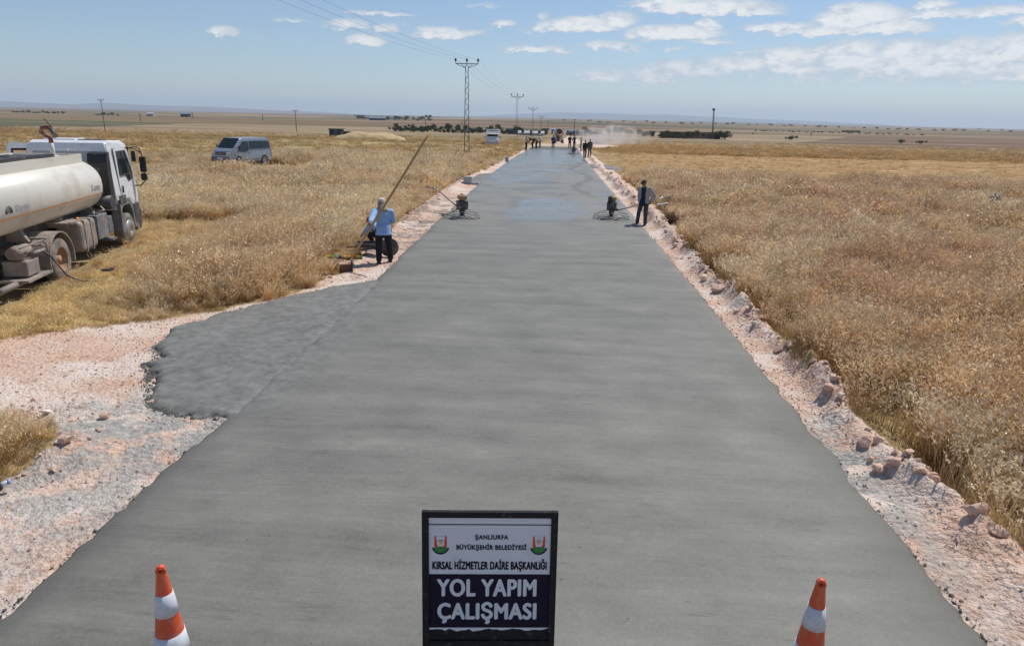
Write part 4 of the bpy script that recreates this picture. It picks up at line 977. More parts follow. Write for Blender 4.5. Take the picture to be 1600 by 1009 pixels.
# formwork box and stake under it
fb = empty('culvert_box', (gp(541, 428)[0], gp(541, 428)[1], gz(*gp(541, 428))-.05), R(25), 'brown timber box at the culvert pit under the broom head', 'box')
b = MB(); b.box((0, 0, .12), (.30, .26, .30), bev=.012); b.build('side_board', M['brownwood'], fb); MB().box((0, 0, .285), (.36, .30, .03), bev=.006).build('lid', M['rockpink'], fb)
b = MB(); b.tube((.12, -.2, 0), (.13, -.2, .40), .022, .02, 8); b.build('stake', M['black'], fb)
b = MB()
for i in range(9): a = i*.7; b.tube((-.35+random.uniform(-.12, .12), .02+random.uniform(-.1, .1), .08), (-.38+.22*math.cos(a), .02+.2*math.sin(a), .2+random.uniform(0, .12)), .03, .012, 6)
tag(b.build('rubble_heap', M['dkgrey']), 'dark tangled debris in the pit left of the timber box', 'debris')
o = bpy.data.objects['rubble_heap']; o.location = fb.location

# crouching worker behind
cx_, cy_ = gp(585, 398); ca = Vector((cx_+.10, cy_+.35, gz(cx_, cy_+.5)))
person(ca, R(70), 'crouching man in pale blue top half hidden behind the man with the pole',
       dict(pel=(0, -.1, .46), chest=(0, .16, .70), neck=(0, .32, .80), head=(0, .42, .86), look=(0, 1, -.6), hr=(.1, -.08, .44), hl=(-.1, -.08, .44), kr=(.16, .34, .50), kl=(-.16, .38, .46), ar=(.15, .12, .09), al=(-.15, .14, .09),
            sr=(.18, .24, .78), sl=(-.18, .24, .78), er=(.2, .44, .58), wr=(.14, .62, .42), el=(-.2, .44, .58), wl=(-.14, .64, .4)), top='shirtblue', hat='cap', hatmat='brownwood', grip=(.4, .4), scale=.86)
# wheelbarrow
def wheelbarrow():
    wx0, wy0 = gp(604, 411, 0.0); r_ = empty('wheelbarrow', (wx0-.05, wy0+.55, gz(wx0, wy0+.6)), R(-80), 'low black wheelbarrow behind the standing man\'s legs, its wheel to the right', 'wheelbarrow')
    w_ = MB().lathe([(.12, -.03), (.25, -.035), (.27, -.015), (.27, .015), (.25, .035), (.12, .03)], (0, .0, .27), 28, 'x').build('wheel', M['rubber'], r_)
    MB().lathe([(.001, -.02), (.13, -.02), (.14, 0), (.13, .02), (.001, .02)], (0, 0, .27), 20, 'x').build('rim', M['dusty'], w_)
    b = MB(); 
    for s_ in (-1, 1): b.path([(s_*.05, 0, .27), (s_*.2, -.5, .26), (s_*.26, -1.2, .22)], .02, 8); b.path([(s_*.22, -.6, .26), (s_*.23, -.7, .02), (s_*.23, -.85, .02), (s_*.24, -.9, .24)], .014, 8)
    b.build('frame', M['dkgrey'], r_)
    b = MB(); b.M = Matrix.Translation((0, -.55, .30)); A = [(-.2, -.3, 0), (.2, -.3, 0), (.2, .28, 0), (-.2, .28, 0)]; T_ = [(-.26, -.36, .09), (.26, -.36, .09), (.26, .34, .10), (-.26, .34, .10)]
    b.quad(A)
    for i in range(4): b.quad([A[i], A[(i+1) % 4], T_[(i+1) % 4], T_[i]])
    b.path(T_+[T_[0]], .012, 6); b.build('tray', M['dkgrey'], r_)
wheelbarrow()

# right man, facing us, one hand behind his hip
rx0, ry0 = gp(1004, 351, .1)
person((rx0, ry0, gz(rx0, ry0)-.01), R(148), 'man in dark hat and open light grey jacket standing at the right road edge',
       dict(ar=(.21, .04, .09), al=(-.10, .0, .09), kr=(.17, .05, .5), kl=(-.1, .03, .51), sl=(-.19, 0, 1.40), el=(-.33, -.12, 1.16), wl=(-.25, -.06, .93), er=(.23, -.06, 1.13), wr=(.19, .0, .90), look=(.5, 1, -.45), head=(.03, .07, 1.58), neck=(0, .03, 1.45)),
       top='navy', jacket='greycloth', trousers='darkgreycloth', hat='brim', hatmat='olivecloth', grip=(.3, .3), skirt=.12)

# ------------------------------------------------------------------ walk-behind power trowels
def trowel(loc, rz, label, kind=0, group='walk-behind trowel machines on the fresh concrete'):
    r_ = empty('power_trowel', loc, rz, label, 'power trowel', group)
    b = MB()
    def ring(rad, z, t): b.path([(rad*math.cos(a), rad*math.sin(a), z) for a in [2*math.pi*i/36 for i in range(37)]], t, 6)
    ring(.72, .05, .014); ring(.70, .13, .010); ring(.40, .26, .009)
    for i in range(8):
        a = 2*math.pi*i/8+.2; b.tube((.71*math.cos(a), .71*math.sin(a), .05), (.70*math.cos(a), .70*math.sin(a), .13), .008)
        if i % 2 == 0: b.path([(.70*math.cos(a), .70*math.sin(a), .13), (.45*math.cos(a), .45*math.sin(a), .25), (.12*math.cos(a), .12*math.sin(a), .34)], .011, 6)
    b.build('guard_ring', M['dusty'], r_)
    for i in range(4):
        a = math.pi/2*i+.5; b = MB(); b.M = Matrix.Rotation(a, 4, 'Z'); b.box((.40, 0, .03), (.46, .16, .008), rot=(R(5), 0, 0)); b.tube((.05, 0, .08), (.6, 0, .06), .014); b.build('blade', M['steel'], r_)
    b = MB(); b.lathe([(.001, .06), (.07, .06), (.08, .12), (.11, .2), (.12, .3), (.11, .36), (.08, .42)], seg=20); b.box((0, .02, .34), (.30, .32, .03), bev=.006); b.build('gearbox', M['dkgrey'], r_)
    b = MB(); b.box((0, 0, .52), (.40, .38, .30), bev=.03)
    for k in range(7): b.box((.03, .165, .44+k*.03), (.2, .04, .012))
    b.box((.12, 0, .50), (.16, .2, .2), bev=.02); b.tube((-.27, .03, .52), (-.19, .03, .52), .15, .15, 18); b.tube((0, -.1, .4), (.05, -.25, .35), .04, .04); b.build('engine', M['dkgrey'], r_)
    b = MB(); b.box((.06, -.02, .79), (.40, .30, .18), bev=.06, seg=3); b.tube((.05, 0, .87), (.05, 0, .91), .035, .035); tk = b.build('fuel_tank', M['rust'] if kind != 1 else M['wood'], r_)
    b = MB(); b.tube((-.20, .06, .62), (-.20, .06, .88), .10, .09, 14); b.tube((-.20, .06, .88), (-.20, .06, .92), .04, .02, 12); b.build('air_filter', M['black'], r_)
    b = MB(); b.path([(0, -.12, .36), (0, -.55, .55), (0, -1.35, 1.02), (0, -1.62, 1.10)], .027, 8); b.build('handle_tube', M['steel'], r_)
    b = MB(); b.path([(-.34, -1.78, 1.12), (-.30, -1.66, 1.09), (0, -1.60, 1.10), (.30, -1.66, 1.09), (.34, -1.78, 1.12)], .022, 8)
    b.tube((0, -1.45, 1.05), (.06, -1.5, 1.17), .01); b.ball((.06, -1.5, 1.18), .022); gb = b.build('handlebar', M['dkgrey'] if kind == 1 else M['steel'], r_)
    for s_ in (-1, 1): MB().tube((s_*.335, -1.75, 1.115), (s_*.36, -1.88, 1.13), .02, .02).build('grip', M['black'], gb)
    return r_
t1 = trowel((gp(722, 340, ZS)[0], gp(722, 340, ZS)[1], ZS+.004), R(-62), 'trowel machine standing near the left edge, handle tilted up to the left', 0)
for ch in t1.children:
    if ch.name.split('.')[0] in ('handle_tube', 'handlebar'): ch.scale = (1, .72, 1.06)
t2 = trowel((gp(955, 341, ZS)[0], gp(955, 341, ZS)[1], ZS+.004), R(80), 'trowel machine by the man in the dark hat, handle reaching past him to the right', 1)
for ch in t2.children:
    if ch.name.split('.')[0] in ('handle_tube', 'handlebar'): ch.scale = (1, 1.25, .84)

# ------------------------------------------------------------------ the gang far down the road
def fw(px, py, H_px=None): g = gp(px, py, .1); return (g[0], g[1], gz(*g) if not (edgeL(g[1]) < g[0] < edgeR(g[1])) else ZS)
arms_f = dict(er=(.2, .18, 1.16), wr=(.1, .36, 1.05), el=(-.2, .18, 1.16), wl=(-.1, .38, 1.0))
bend = dict(pel=(0, -.12, .88), chest=(0, .18, 1.10), neck=(0, .34, 1.16), head=(0, .46, 1.16), look=(0, .8, -.6), sr=(.18, .26, 1.14), sl=(-.18, .26, 1.14), er=(.2, .42, .9), wr=(.12, .55, .68), el=(-.2, .42, .9), wl=(-.1, .6, .66), kr=(.13, .08, .48), kl=(-.13, .0, .5), hr=(.1, -.1, .86), hl=(-.1, -.1, .86))
person(fw(822, 234.5), R(-60), 'far worker in grey top and black trousers, leftmost of the gang', arms_f, top='greycloth', hat='cap', hatmat='greycloth', fine=False)
person(fw(832, 232), R(100), 'far worker in dark brown bending down at the left end of the pour', bend, top='browncloth', trousers='browncloth', fine=False, scale=1.08)
person(fw(838, 232.5), R(60), 'far worker in brown stooping beside the white shirted one', bend, top='browncloth', trousers='blackcloth', fine=False, scale=1.05)
person(fw(843.5, 231.5), R(75), 'far worker in white shirt and dark trousers reaching left', dict(el=(-.25, .22, 1.3), wl=(-.2, .5, 1.25), **{k: v for k, v in arms_f.items() if k[1] == 'r'}), top='whitecloth', hat='cap', fine=False)
person(fw(864, 232.5), R(180), 'far worker in blue shirt standing alone mid road at the edge of the wet pour', dict(wr=(.05, .25, 1.0)), top='bluecloth', trousers='navy', fine=False)
person(fw(890, 232), R(170), 'far worker in black, hands in front, left of the far trowel machine', arms_f, top='blackcloth', fine=False)
person(fw(897, 232.5), R(150), 'far worker in charcoal top behind the far trowel machine', arms_f, top='darkgreycloth', fine=False)
person(fw(907.5, 236), R(90), 'far worker in pale grey top standing on the right verge', None, top='greycloth', fine=False, hat='cap', hatmat='greycloth')
person(fw(913.5, 246), R(200), 'far worker all in black, tallest of the pair on the right shoulder', dict(ar=(.13, .12, .09), al=(-.12, -.1, .09)), top='blackcloth', trousers='browncloth', fine=False, scale=1.03)
person(fw(921, 246), R(20), 'far worker in olive grey, outermost of the pair on the right shoulder', None, top='olivecloth', trousers='darkgreycloth', fine=False)
t3 = copy_tree(t1); g = gp(896, 241, ZS); t3.location = (g[0], g[1], ZS+.004); t3.rotation_euler.z = R(110); t3['label'] = 'trowel machine far off among the gang, at the end of the wet road'
for Yq, s_ in ((64.0, -1),):
    g = gp(792, 254); o = MB().box((0, 0, .22), (.3, .3, .42), bev=.02).build('concrete_block', M['greyp']); o.location = (g[0], g[1], gz(*g)); tag(o, 'small grey concrete block standing on the left shoulder', 'block')
g = gp(731, 275); o = MB().box((0, 0, .2), (.5, .35, .5), bev=.02).box((.3, .1, .05), (.7, .5, .15), bev=.02).build('concrete_block', M['greyp']); g = gp(731, 290); o.location = (g[0], g[1], gz(*g)); tag(o, 'grey culvert block beside the small left crossing', 'block')

# ------------------------------------------------------------------ the tanker lorry
def wheel(name, root, x, y, r, w_, rimmat, side, tyremat='rubber', deep=.08, nuts=8):
    t = MB(); t.lathe([(r*.58, -w_/2), (r*.9, -w_/2), (r*.97, -w_*.42), (r, -w_*.3), (r, w_*.3), (r*.97, w_*.42), (r*.9, w_/2), (r*.58, w_/2)], (x, y, r), 36, 'x')
    for k in range(30): a = 2*math.pi*k/30; t.box((x, y+r*math.cos(a)*.995, r+r*math.sin(a)*.995), (w_*.8, r*.1, r*.03), rot=(a+math.pi/2, 0, 0))
    tw = t.build(name, M[tyremat], root)
    xo = x+side*w_*.5; b = MB()
    b.lathe([(r*.6, xo-x+0*side), (r*.56, xo-x-side*deep*.5), (r*.42, xo-x-side*deep), (r*.2, xo-x-side*deep), (r*.19, xo-x-side*deep*.3), (.001, xo-x-side*deep*.25)], (x, y, r), 28, 'x')
    for k in range(nuts): a = 2*math.pi*k/nuts; b.tube((xo-side*deep*1.0, y+r*.3*math.cos(a), r+r*.3*math.sin(a)), (xo-side*deep*.6, y+r*.3*math.cos(a), r+r*.3*math.sin(a)), r*.035, r*.03, 6)
    b.build('rim', rimmat, tw); return tw
def tanker():
    r_ = empty('tanker_truck', (-12.81, 15.0, -.03), R(14.1), 'white cab lorry with a cream tank parked in the left field', 'tanker truck')
    b = MB()
    for s_ in (-1, 1): b.box((s_*.42, 1.9, .93), (.08, 8.2, .24), bev=.01)
    for y in (-1.8, -.7, .6, 1.9, 3.1, 4.4, 5.6): b.box((0, y, .93), (.78, .1, .16))
    b.tube((-1.0, 0, .52), (1.0, 0, .52), .1, .1, 12); b.tube((-1.0, 4.6, .5), (1.0, 4.6, .5), .07, .07, 12); b.ball((0, 0, .52), .24)
    b.box((0, 2.2, 1.18), (1.1, 7.0, .2)); b.build('chassis', M['dkgrey'], r_)
    for s_ in (-1, 1):
        wheel('wheel', r_, s_*1.08, 4.6, .5, .3, M['steel'], s_, deep=-.05, tyremat='dusttyre')
        wheel('wheel', r_, s_*1.07, 0, .51, .28, M['rust'], s_, deep=.16, tyremat='dusttyre'); 
        wheel('inner_wheel', r_, s_*.73, 0, .51, .28, M['rust'], s_, deep=.1)
        b = MB(); arc = [(.66*math.cos(a), .52+.66*math.sin(a)) for a in [R(-14+ 208*i/20) for i in range(21)]]; inn = [(y*.955, .52+(z-.52)*.955) for y, z in arc[::-1]]
        b.prism(arc+inn, 'x', s_*.5, s_*1.24); b.build('mudguard', M['dusty'], r_)
        b = MB(); b.box((s_*.92, 1.72, .83), (.62, 1.0, .78), bev=.11, seg=4)
        for dy in (-.28, .12): b.box((s_*.925, 1.72+dy, .83), (.65, .06, .81), bev=.015)
        b.tube((s_*.9, 1.5, 1.2), (s_*.9, 1.5, 1.27), .06, .06); b.build('fuel_tank', M['dusty'], r_)
        b = MB(); b.box((s_*.85, 2.95, .86), (.55, .75, .66), bev=.03)
        for k in range(5): b.tube((s_*(.7+.09*k), 2.75, 1.19), (s_*(.7+.09*k), 2.75, 1.26), .03, .03, 8)
        b.box((s_*.9, 3.55, .82), (.42, .32, .5), bev=.04); b.box((s_*1.0, 3.58, .4), (.3, .34, .05)); b.build('battery_box', M['midgrey'], r_)
    b = MB(); b.tube((.6, .55, 1.28), (1.22, .55, 1.28), .022); b.tube((.6, -.62, 1.12), (1.23, -.62, 1.12), .03); b.tube((.3, -.9, .98), (1.25, -.9, 1.02), .025); b.box((1.1, .95, 1.27), (.3, .6, .03)); b.build('side_bracket', M['dusty'], r_)
    MB().ball((1.18, 1.25, 1.3), (.04, .05, .035)).build('marker_lamp', M['amber'], r_)
    # tank: flat-ish ellipse with a dished front
    ZC, RX, RZ = 1.97, 1.2, .76
    def el(t, kx=1, kz=1): 
        c, s_ = math.cos(t), math.sin(t); p = 2/2.35; return (RX*kx*math.copysign(abs(c)**p, c), ZC+RZ*kz*math.copysign(abs(s_)**p, s_))
    b = MB(); n_ = 56; prof = [(-4.6, 1), (3.05, 1), (3.14, .985), (3.24, .94), (3.32, .85), (3.38, .7), (3.42, .5), (3.44, .25), (3.445, .02)]
    rings = []
    for y, k in prof: rings.append([b.bm.verts.new((el(2*math.pi*i/n_, k, k)[0], y, el(2*math.pi*i/n_, k, k)[1])) for i in range(n_)])
    for A, Bq in zip(rings, rings[1:]):
        for i in range(n_): f = b.bm.faces.new((A[i], A[(i+1) % n_], Bq[(i+1) % n_], Bq[i])); f.smooth = True
    b.bm.faces.new(rings[0]); tk = b.build('tank', M['cream'], r_)
    # stripe and lettering follow the shell
    def shell(z, off=.004):
        s_ = max(-1, min(1, (z-ZC)/RZ)); t = math.asin(math.copysign(abs(s_)**(2.35/2), s_)); return el(t)[0]+off
    for s_ in (-1, 1):
        b = MB(); A = []; Bs = []
        for i in range(3): z = 1.73+.032*i/2; A.append(b.bm.verts.new((s_*shell(z), -4.5, z))); Bs.append(b.bm.verts.new((s_*shell(z), 3.06, z)))
        for i in range(2): b.bm.faces.new((A[i], Bs[i], Bs[i+1], A[i+1]))
        b.build('stripe', M['orange'], tk)
    def letter(txt, w_, h_, y, z):
        me = text_mesh(txt, w_, h_, .05, .002)
        for v in me.vertices: zz = z+v.co.y; v.co = (shell(zz, .003+v.co.z), y+v.co.x, zz)
        link_mesh('lettering', me, M['greyp'], tk)
    letter('K water', .56, .16, 2.62, 1.95); letter('Skyre', .58, .17, -1.38, 1.91)
    b = MB()
    for k in range(3): pts = [(shell(1.86+ (.05+.045*k)*math.sin(a), .006), -1.95+(.05+.045*k)*math.cos(a), 1.86+(.05+.045*k)*math.sin(a)) for a in [math.pi*.5+ (math.pi*.5)*i/8 for i in range(-8, 9)]]; b.path(pts, .009, 5)
    b.build('logo_mark', M['dkgrey'], tk)
    b = MB()
    for y in (-3, -.9, 1.1, 3.0): b.prism([(-1.0, 1.1), (1.0, 1.1), (.8, 1.45), (-.8, 1.45)], 'y', y-.05, y+.05)
    b.build('saddle', M['dusty'], r_)
    # walkway trough on top
    b = MB()
    for s_ in (-1, 1): b.prism([(s_*.78, 2.52), (s_*.80, 2.80), (s_*.84, 2.80), (s_*.83, 2.50)], 'y', -4.5, 2.95)
    b.prism([(-.80, 2.62), (.80, 2.62), (.82, 2.80), (-.82, 2.80)], 'y', 2.95, 2.99); b.box((0, -.7, 2.74), (1.56, 7.2, .012)); wk = b.build('walkway_trough', M['cream'], r_)
    b = MB()
    b.path([(.80, 2.2, 2.79), (.80, 2.2, 2.93), (.80, 2.9, 2.93), (.80, 2.9, 2.79)], .013, 6); b.path([(-.80, .9, 2.79), (-.80, .9, 2.97), (-.80, 2.1, 2.97), (-.80, 2.1, 2.79)], .013, 6); b.build('handrail', M['steel'], r_)
    b = MB()
    for y in (.2, 1.4, -1.2): b.lathe([(.3, 2.745), (.3, 2.80), (.26, 2.83), (.1, 2.85), (.001, 2.85)], (0, y, 0), 24); b.tube((-.3, y-.33, 2.8), (.3, y-.33, 2.8), .03)
    b.build('hatch_cover', M['dkgrey'], r_)
    b = MB(); b.path([(.3, -1, 2.79), (.35, 0, 2.8), (.3, 1.2, 2.8), (.45, 2.2, 2.79)], .05, 8); b.path([(-.4, -1, 2.79), (-.35, .3, 2.8), (-.42, 1.9, 2.79)], .04, 8); b.build('pipework', M['black'], r_)
    mon = MB().tube((.15, 2.15, 2.74), (.15, 2.15, 3.12), .06, .05, 14).tube((.15, 2.15, 2.75), (.15, 2.15, 2.79), .12, .12, 14).build('monitor_column', M['cream'], r_)
    mon.location = (.28, .15, 0)
    MB().path([(.15, 2.15, 3.10), (.15, 2.15, 3.22), (.07, 2.12, 3.28), (-.03, 2.1, 3.38), (.02, 2.08, 3.46), (.16, 2.05, 3.48), (.26, 2.02, 3.44)], .055, 12).build('monitor_elbow', M['red'], mon)
    MB().tube((.24, 2.02, 3.46), (.36, 1.96, 3.26), .05, .07, 12).build('nozzle', M['dkgrey'], mon); MB().tube((.12, 2.05, 3.70), (.28, 2.02, 3.48), .014).build('lever', M['red'], mon)
    # cab: side outline, extruded, with glazing and doors
    Y0, Y1 = 4.02, 6.02
    def hw(z): return 1.235-.10*max(0, (z-1.9))/1.05
    prof = [(Y0, 1.10), (Y0, 2.72), (Y0+.07, 2.87), (Y0+.3, 2.93), (5.55, 2.90), (5.8, 2.80), (6.0, 2.15), (6.06, 1.5), (6.06, .95), (5.3, .95), (5.2, 1.15), (4.95, 1.32), (4.3, 1.32), (4.15, 1.1)]
    b = MB(); cl_ = []
    for s_ in (-1, 1): cl_.append([b.bm.verts.new((s_*(hw(z)-(.06 if z > 2.8 else 0)), y, z)) for y, z in prof])
    n_ = len(prof)
    for i in range(n_): b.bm.faces.new((cl_[0][i], cl_[0][(i+1) % n_], cl_[1][(i+1) % n_], cl_[1][i]))
    b.bm.faces.new(cl_[0]); b.bm.faces.new(cl_[1])
    bmesh.ops.bevel(b.bm, geom=[e for e in b.bm.edges if abs(abs(e.verts[0].co.x)-abs(e.verts[1].co.x)) < .12 and e.verts[0].co.x*e.verts[1].co.x > 0], offset=.045, segments=3, affect='EDGES')
    cab = b.build('cab', M['white'], r_)
    b = MB(); b.box((-.0, 4.0, 2.05), (1.9, .03, 1.2), bev=.01)
    for u in (-.6, 0, .6): b.box((u, 3.985, 2.1), (.03, .02, 1.1))
    b.build('rear_panel', M['greyp'], cab)
    b = MB(); b.box((-.35, 4.9, 2.935), (.9, .8, .05), bev=.02); b.build('roof_hatch', M['white'], cab); MB().box((.55, 4.6, 2.935), (.7, .35, .03), bev=.01).build('roof_vent', M['dkgrey'], cab)
    MB().prism([(3.72, 1.45), (3.72, 2.50), (3.80, 2.76), (3.99, 2.80), (3.99, 1.45)], 'x', .66, 1.16).build('air_intake', M['black'], r_)
    b = MB(); b.tube((.72, 3.72, 1.42), (1.18, 3.72, 1.42), .20, .20, 20); b.tube((.68, 3.72, 1.42), (.72, 3.72, 1.42), .15, .19, 20); b.path([(.9, 3.74, 1.55), (.9, 3.76, 1.75), (.9, 3.8, 1.95)], .09, 10); b.build('air_filter', M['dkgrey'], r_)
    def sideq(name, poly, m_, s_, off, par): b = MB(); vs = [b.bm.verts.new((s_*(hw(z)+off), y, z)) for y, z in poly]; f = b.bm.faces.new(vs); r2 = bmesh.ops.extrude_face_region(b.bm, geom=[f]); [setattr(v.co, 'x', v.co.x-s_*.012) for v in r2['geom'] if isinstance(v, bmesh.types.BMVert)]; return b.build(name, m_, par)
    dr = sideq('door', [(4.50, 1.34), (4.50, 2.72), (4.62, 2.80), (5.62, 2.74), (5.90, 2.05), (5.98, 1.5), (5.98, 1.2), (5.5, 1.2), (5.2, 1.36)], M['white'], 1, .008, cab)
    sideq('window_frame', [(4.62, 1.98), (4.66, 2.64), (5.50, 2.64), (5.80, 2.05), (5.72, 1.84), (5.35, 1.80), (5.15, 1.98)], M['black'], 1, .014, dr)
    sideq('window', [(4.68, 2.03), (4.71, 2.59), (5.46, 2.59), (5.72, 2.06), (5.66, 1.90), (5.38, 1.86), (5.18, 2.03)], M['glass'], 1, .018, dr)
    MB().box((hw(1.6)+.03, 4.62, 1.62), (.035, .07, .20), bev=.012).build('door_handle', M['black'], dr)
    b = MB(); b.prism([(3.98, .52), (4.04, 1.26), (4.32, 1.36), (4.95, 1.36), (5.22, 1.18), (5.32, .5), (5.22, .48), (5.14, .98), (4.92, 1.2), (4.32, 1.2), (4.14, 1.1), (4.10, .5)], 'x', 1.02, 1.30); b.prism([(3.98, .52), (4.04, 1.26), (4.32, 1.36), (4.95, 1.36), (5.22, 1.18), (5.32, .5), (5.22, .48), (5.14, .98), (4.92, 1.2), (4.32, 1.2), (4.14, 1.1), (4.10, .5)], 'x', -1.30, -1.02); b.build('wheel_arch', M['midgrey'], cab)
    b = MB()
    for s_ in (-1, 1): b.box((s_*1.10, 5.45, .8), (.28, .5, .82), bev=.04); b.box((s_*1.10, 5.44, .42), (.26, .45, .05)); b.box((s_*1.262, 4.28, 1.45), (.03, .5, .22), bev=.01)
    b.box((0, 5.82, .75), (2.42, .2, .5), bev=.06); b.build('bumper', M['dkgrey'], r_)
    for s_ in (-1, 1): MB().box((s_*.95, 5.93, .78), (.35, .04, .18), bev=.015).build('headlight', M['lamp'], r_)
    MB().box((0, 6.03, 2.35), (2.2, .03, .75), rot=(R(-15), 0, 0), bev=.01).build('windscreen', M['glass'], cab)
    b = MB(); b.path([(1.18, 5.68, 2.66), (1.36, 5.9, 2.72), (1.48, 6.02, 2.66), (1.54, 6.02, 2.45), (1.54, 6.02, 1.75), (1.40, 5.98, 1.62), (1.24, 5.9, 1.62)], .018, 8); b.path([(1.18, 5.55, 2.70), (1.4, 5.86, 2.66), (1.5, 6.0, 2.55)], .014, 6)
    mir = b.build('mirror_arm', M['black'], cab)
    b = MB(); b.box((1.54, 6.0, 2.22), (.20, .11, .44), bev=.035); b.box((1.53, 6.0, 1.86), (.20, .11, .20), bev=.04); b.box((1.30, 5.9, 2.45), (.14, .06, .3), bev=.03); b.build('mirror', M['black'], mir)
    # driver's door swung open on the far side
    b = MB(); a = R(62); b.M = Matrix.Translation((-1.22, 5.85, 0)) @ Matrix.Rotation(a, 4, 'Z')
    out = [(0, 1.2), (0, 2.5), (-.3, 2.78), (-1.22, 2.84), (-1.34, 2.7), (-1.34, 1.35)]; W_ = [(-.16, 1.95), (-.28, 2.6), (-1.12, 2.68), (-1.2, 2.0)]
    b.M = Matrix.Translation((-1.22, 5.85, 0)) @ Matrix.Rotation(-R(34), 4, 'Z')
    def pq(u, z, t): return (t, u, z)
    for t0 in (0,):
        rings2 = []
        for poly in (out,): pass
    b.prism([(0, 1.2), (-1.34, 1.35), (-1.34, 1.97), (-.0, 1.92)], 'x', -.05, 0); b.prism([(0, 1.92), (0, 2.5), (-.3, 2.78), (-.36, 2.66), (-.14, 2.42), (-.12, 1.93)], 'x', -.05, 0)
    b.prism([(-.3, 2.78), (-1.22, 2.84), (-1.34, 2.7), (-1.22, 2.68), (-.36, 2.66)], 'x', -.05, 0); b.prism([(-1.34, 2.7), (-1.34, 1.97), (-1.22, 1.97), (-1.22, 2.68)], 'x', -.05, 0); od = b.build('open_door', M['white'], cab)
    b = MB(); b.M = Matrix.Translation((-1.22, 5.85, 0)) @ Matrix.Rotation(-R(34), 4, 'Z'); b.prism([(-.12, 1.93), (-.14, 2.42), (-.36, 2.66), (-1.22, 2.68), (-1.22, 1.97), (-1.16, 2.0), (-1.16, 2.62), (-.4, 2.6), (-.2, 2.38), (-.18, 1.99), (-1.16, 2.0), (-1.22, 1.97)], 'x', -.056, .006); b.build('window_seal', M['black'], od)
    cab.scale = (.91, .87, 1.065); cab.location.x = .07; cab.location.y = 4.02*.13; cab.location.z = -.02
    # pump set and hose at the rear
    b = MB(); b.box((.95, -1.35, .62), (.5, .55, .34), bev=.03); b.tube((.95, -1.0, .95), (.95, -1.65, .95), .13, .13, 16); b.ball((1.0, -1.5, .95), .17); b.tube((1.2, -1.3, .9), (1.2, -.78, .9), .04); b.box((1.0, -1.35, .4), (.62, 1.1, .05)); b.path([(1.24, -1.9, 1.12), (1.24, -.85, 1.12), (1.24, -.72, 1.0), (1.24, -.7, .5)], .018, 6); b.build('pump', M['dusty'], r_)
    b = MB(); b.tube((1.05, -2.6, .35), (1.05, -1.55, .35), .07, .07, 14); b.build('suction_pipe', M['dusty'], r_)
    b = MB(); b.path([(1.2, -.85, .88), (1.3, -.72, .72), (1.4, -.66, .48), (1.52, -.62, .25), (1.75, -.55, .12), (2.05, -.5, .07), (2.3, -.52, .05)], .022, 8); b.build('hose', M['dkgrey'], r_)
    b = MB(); b.path([(1.0, 3.3, 1.35), (1.15, 3.1, 1.28), (1.05, 2.9, 1.26), (.9, 3.5, 1.2)], .02, 6); b.build('air_line', M['cream'], r_)
tanker()

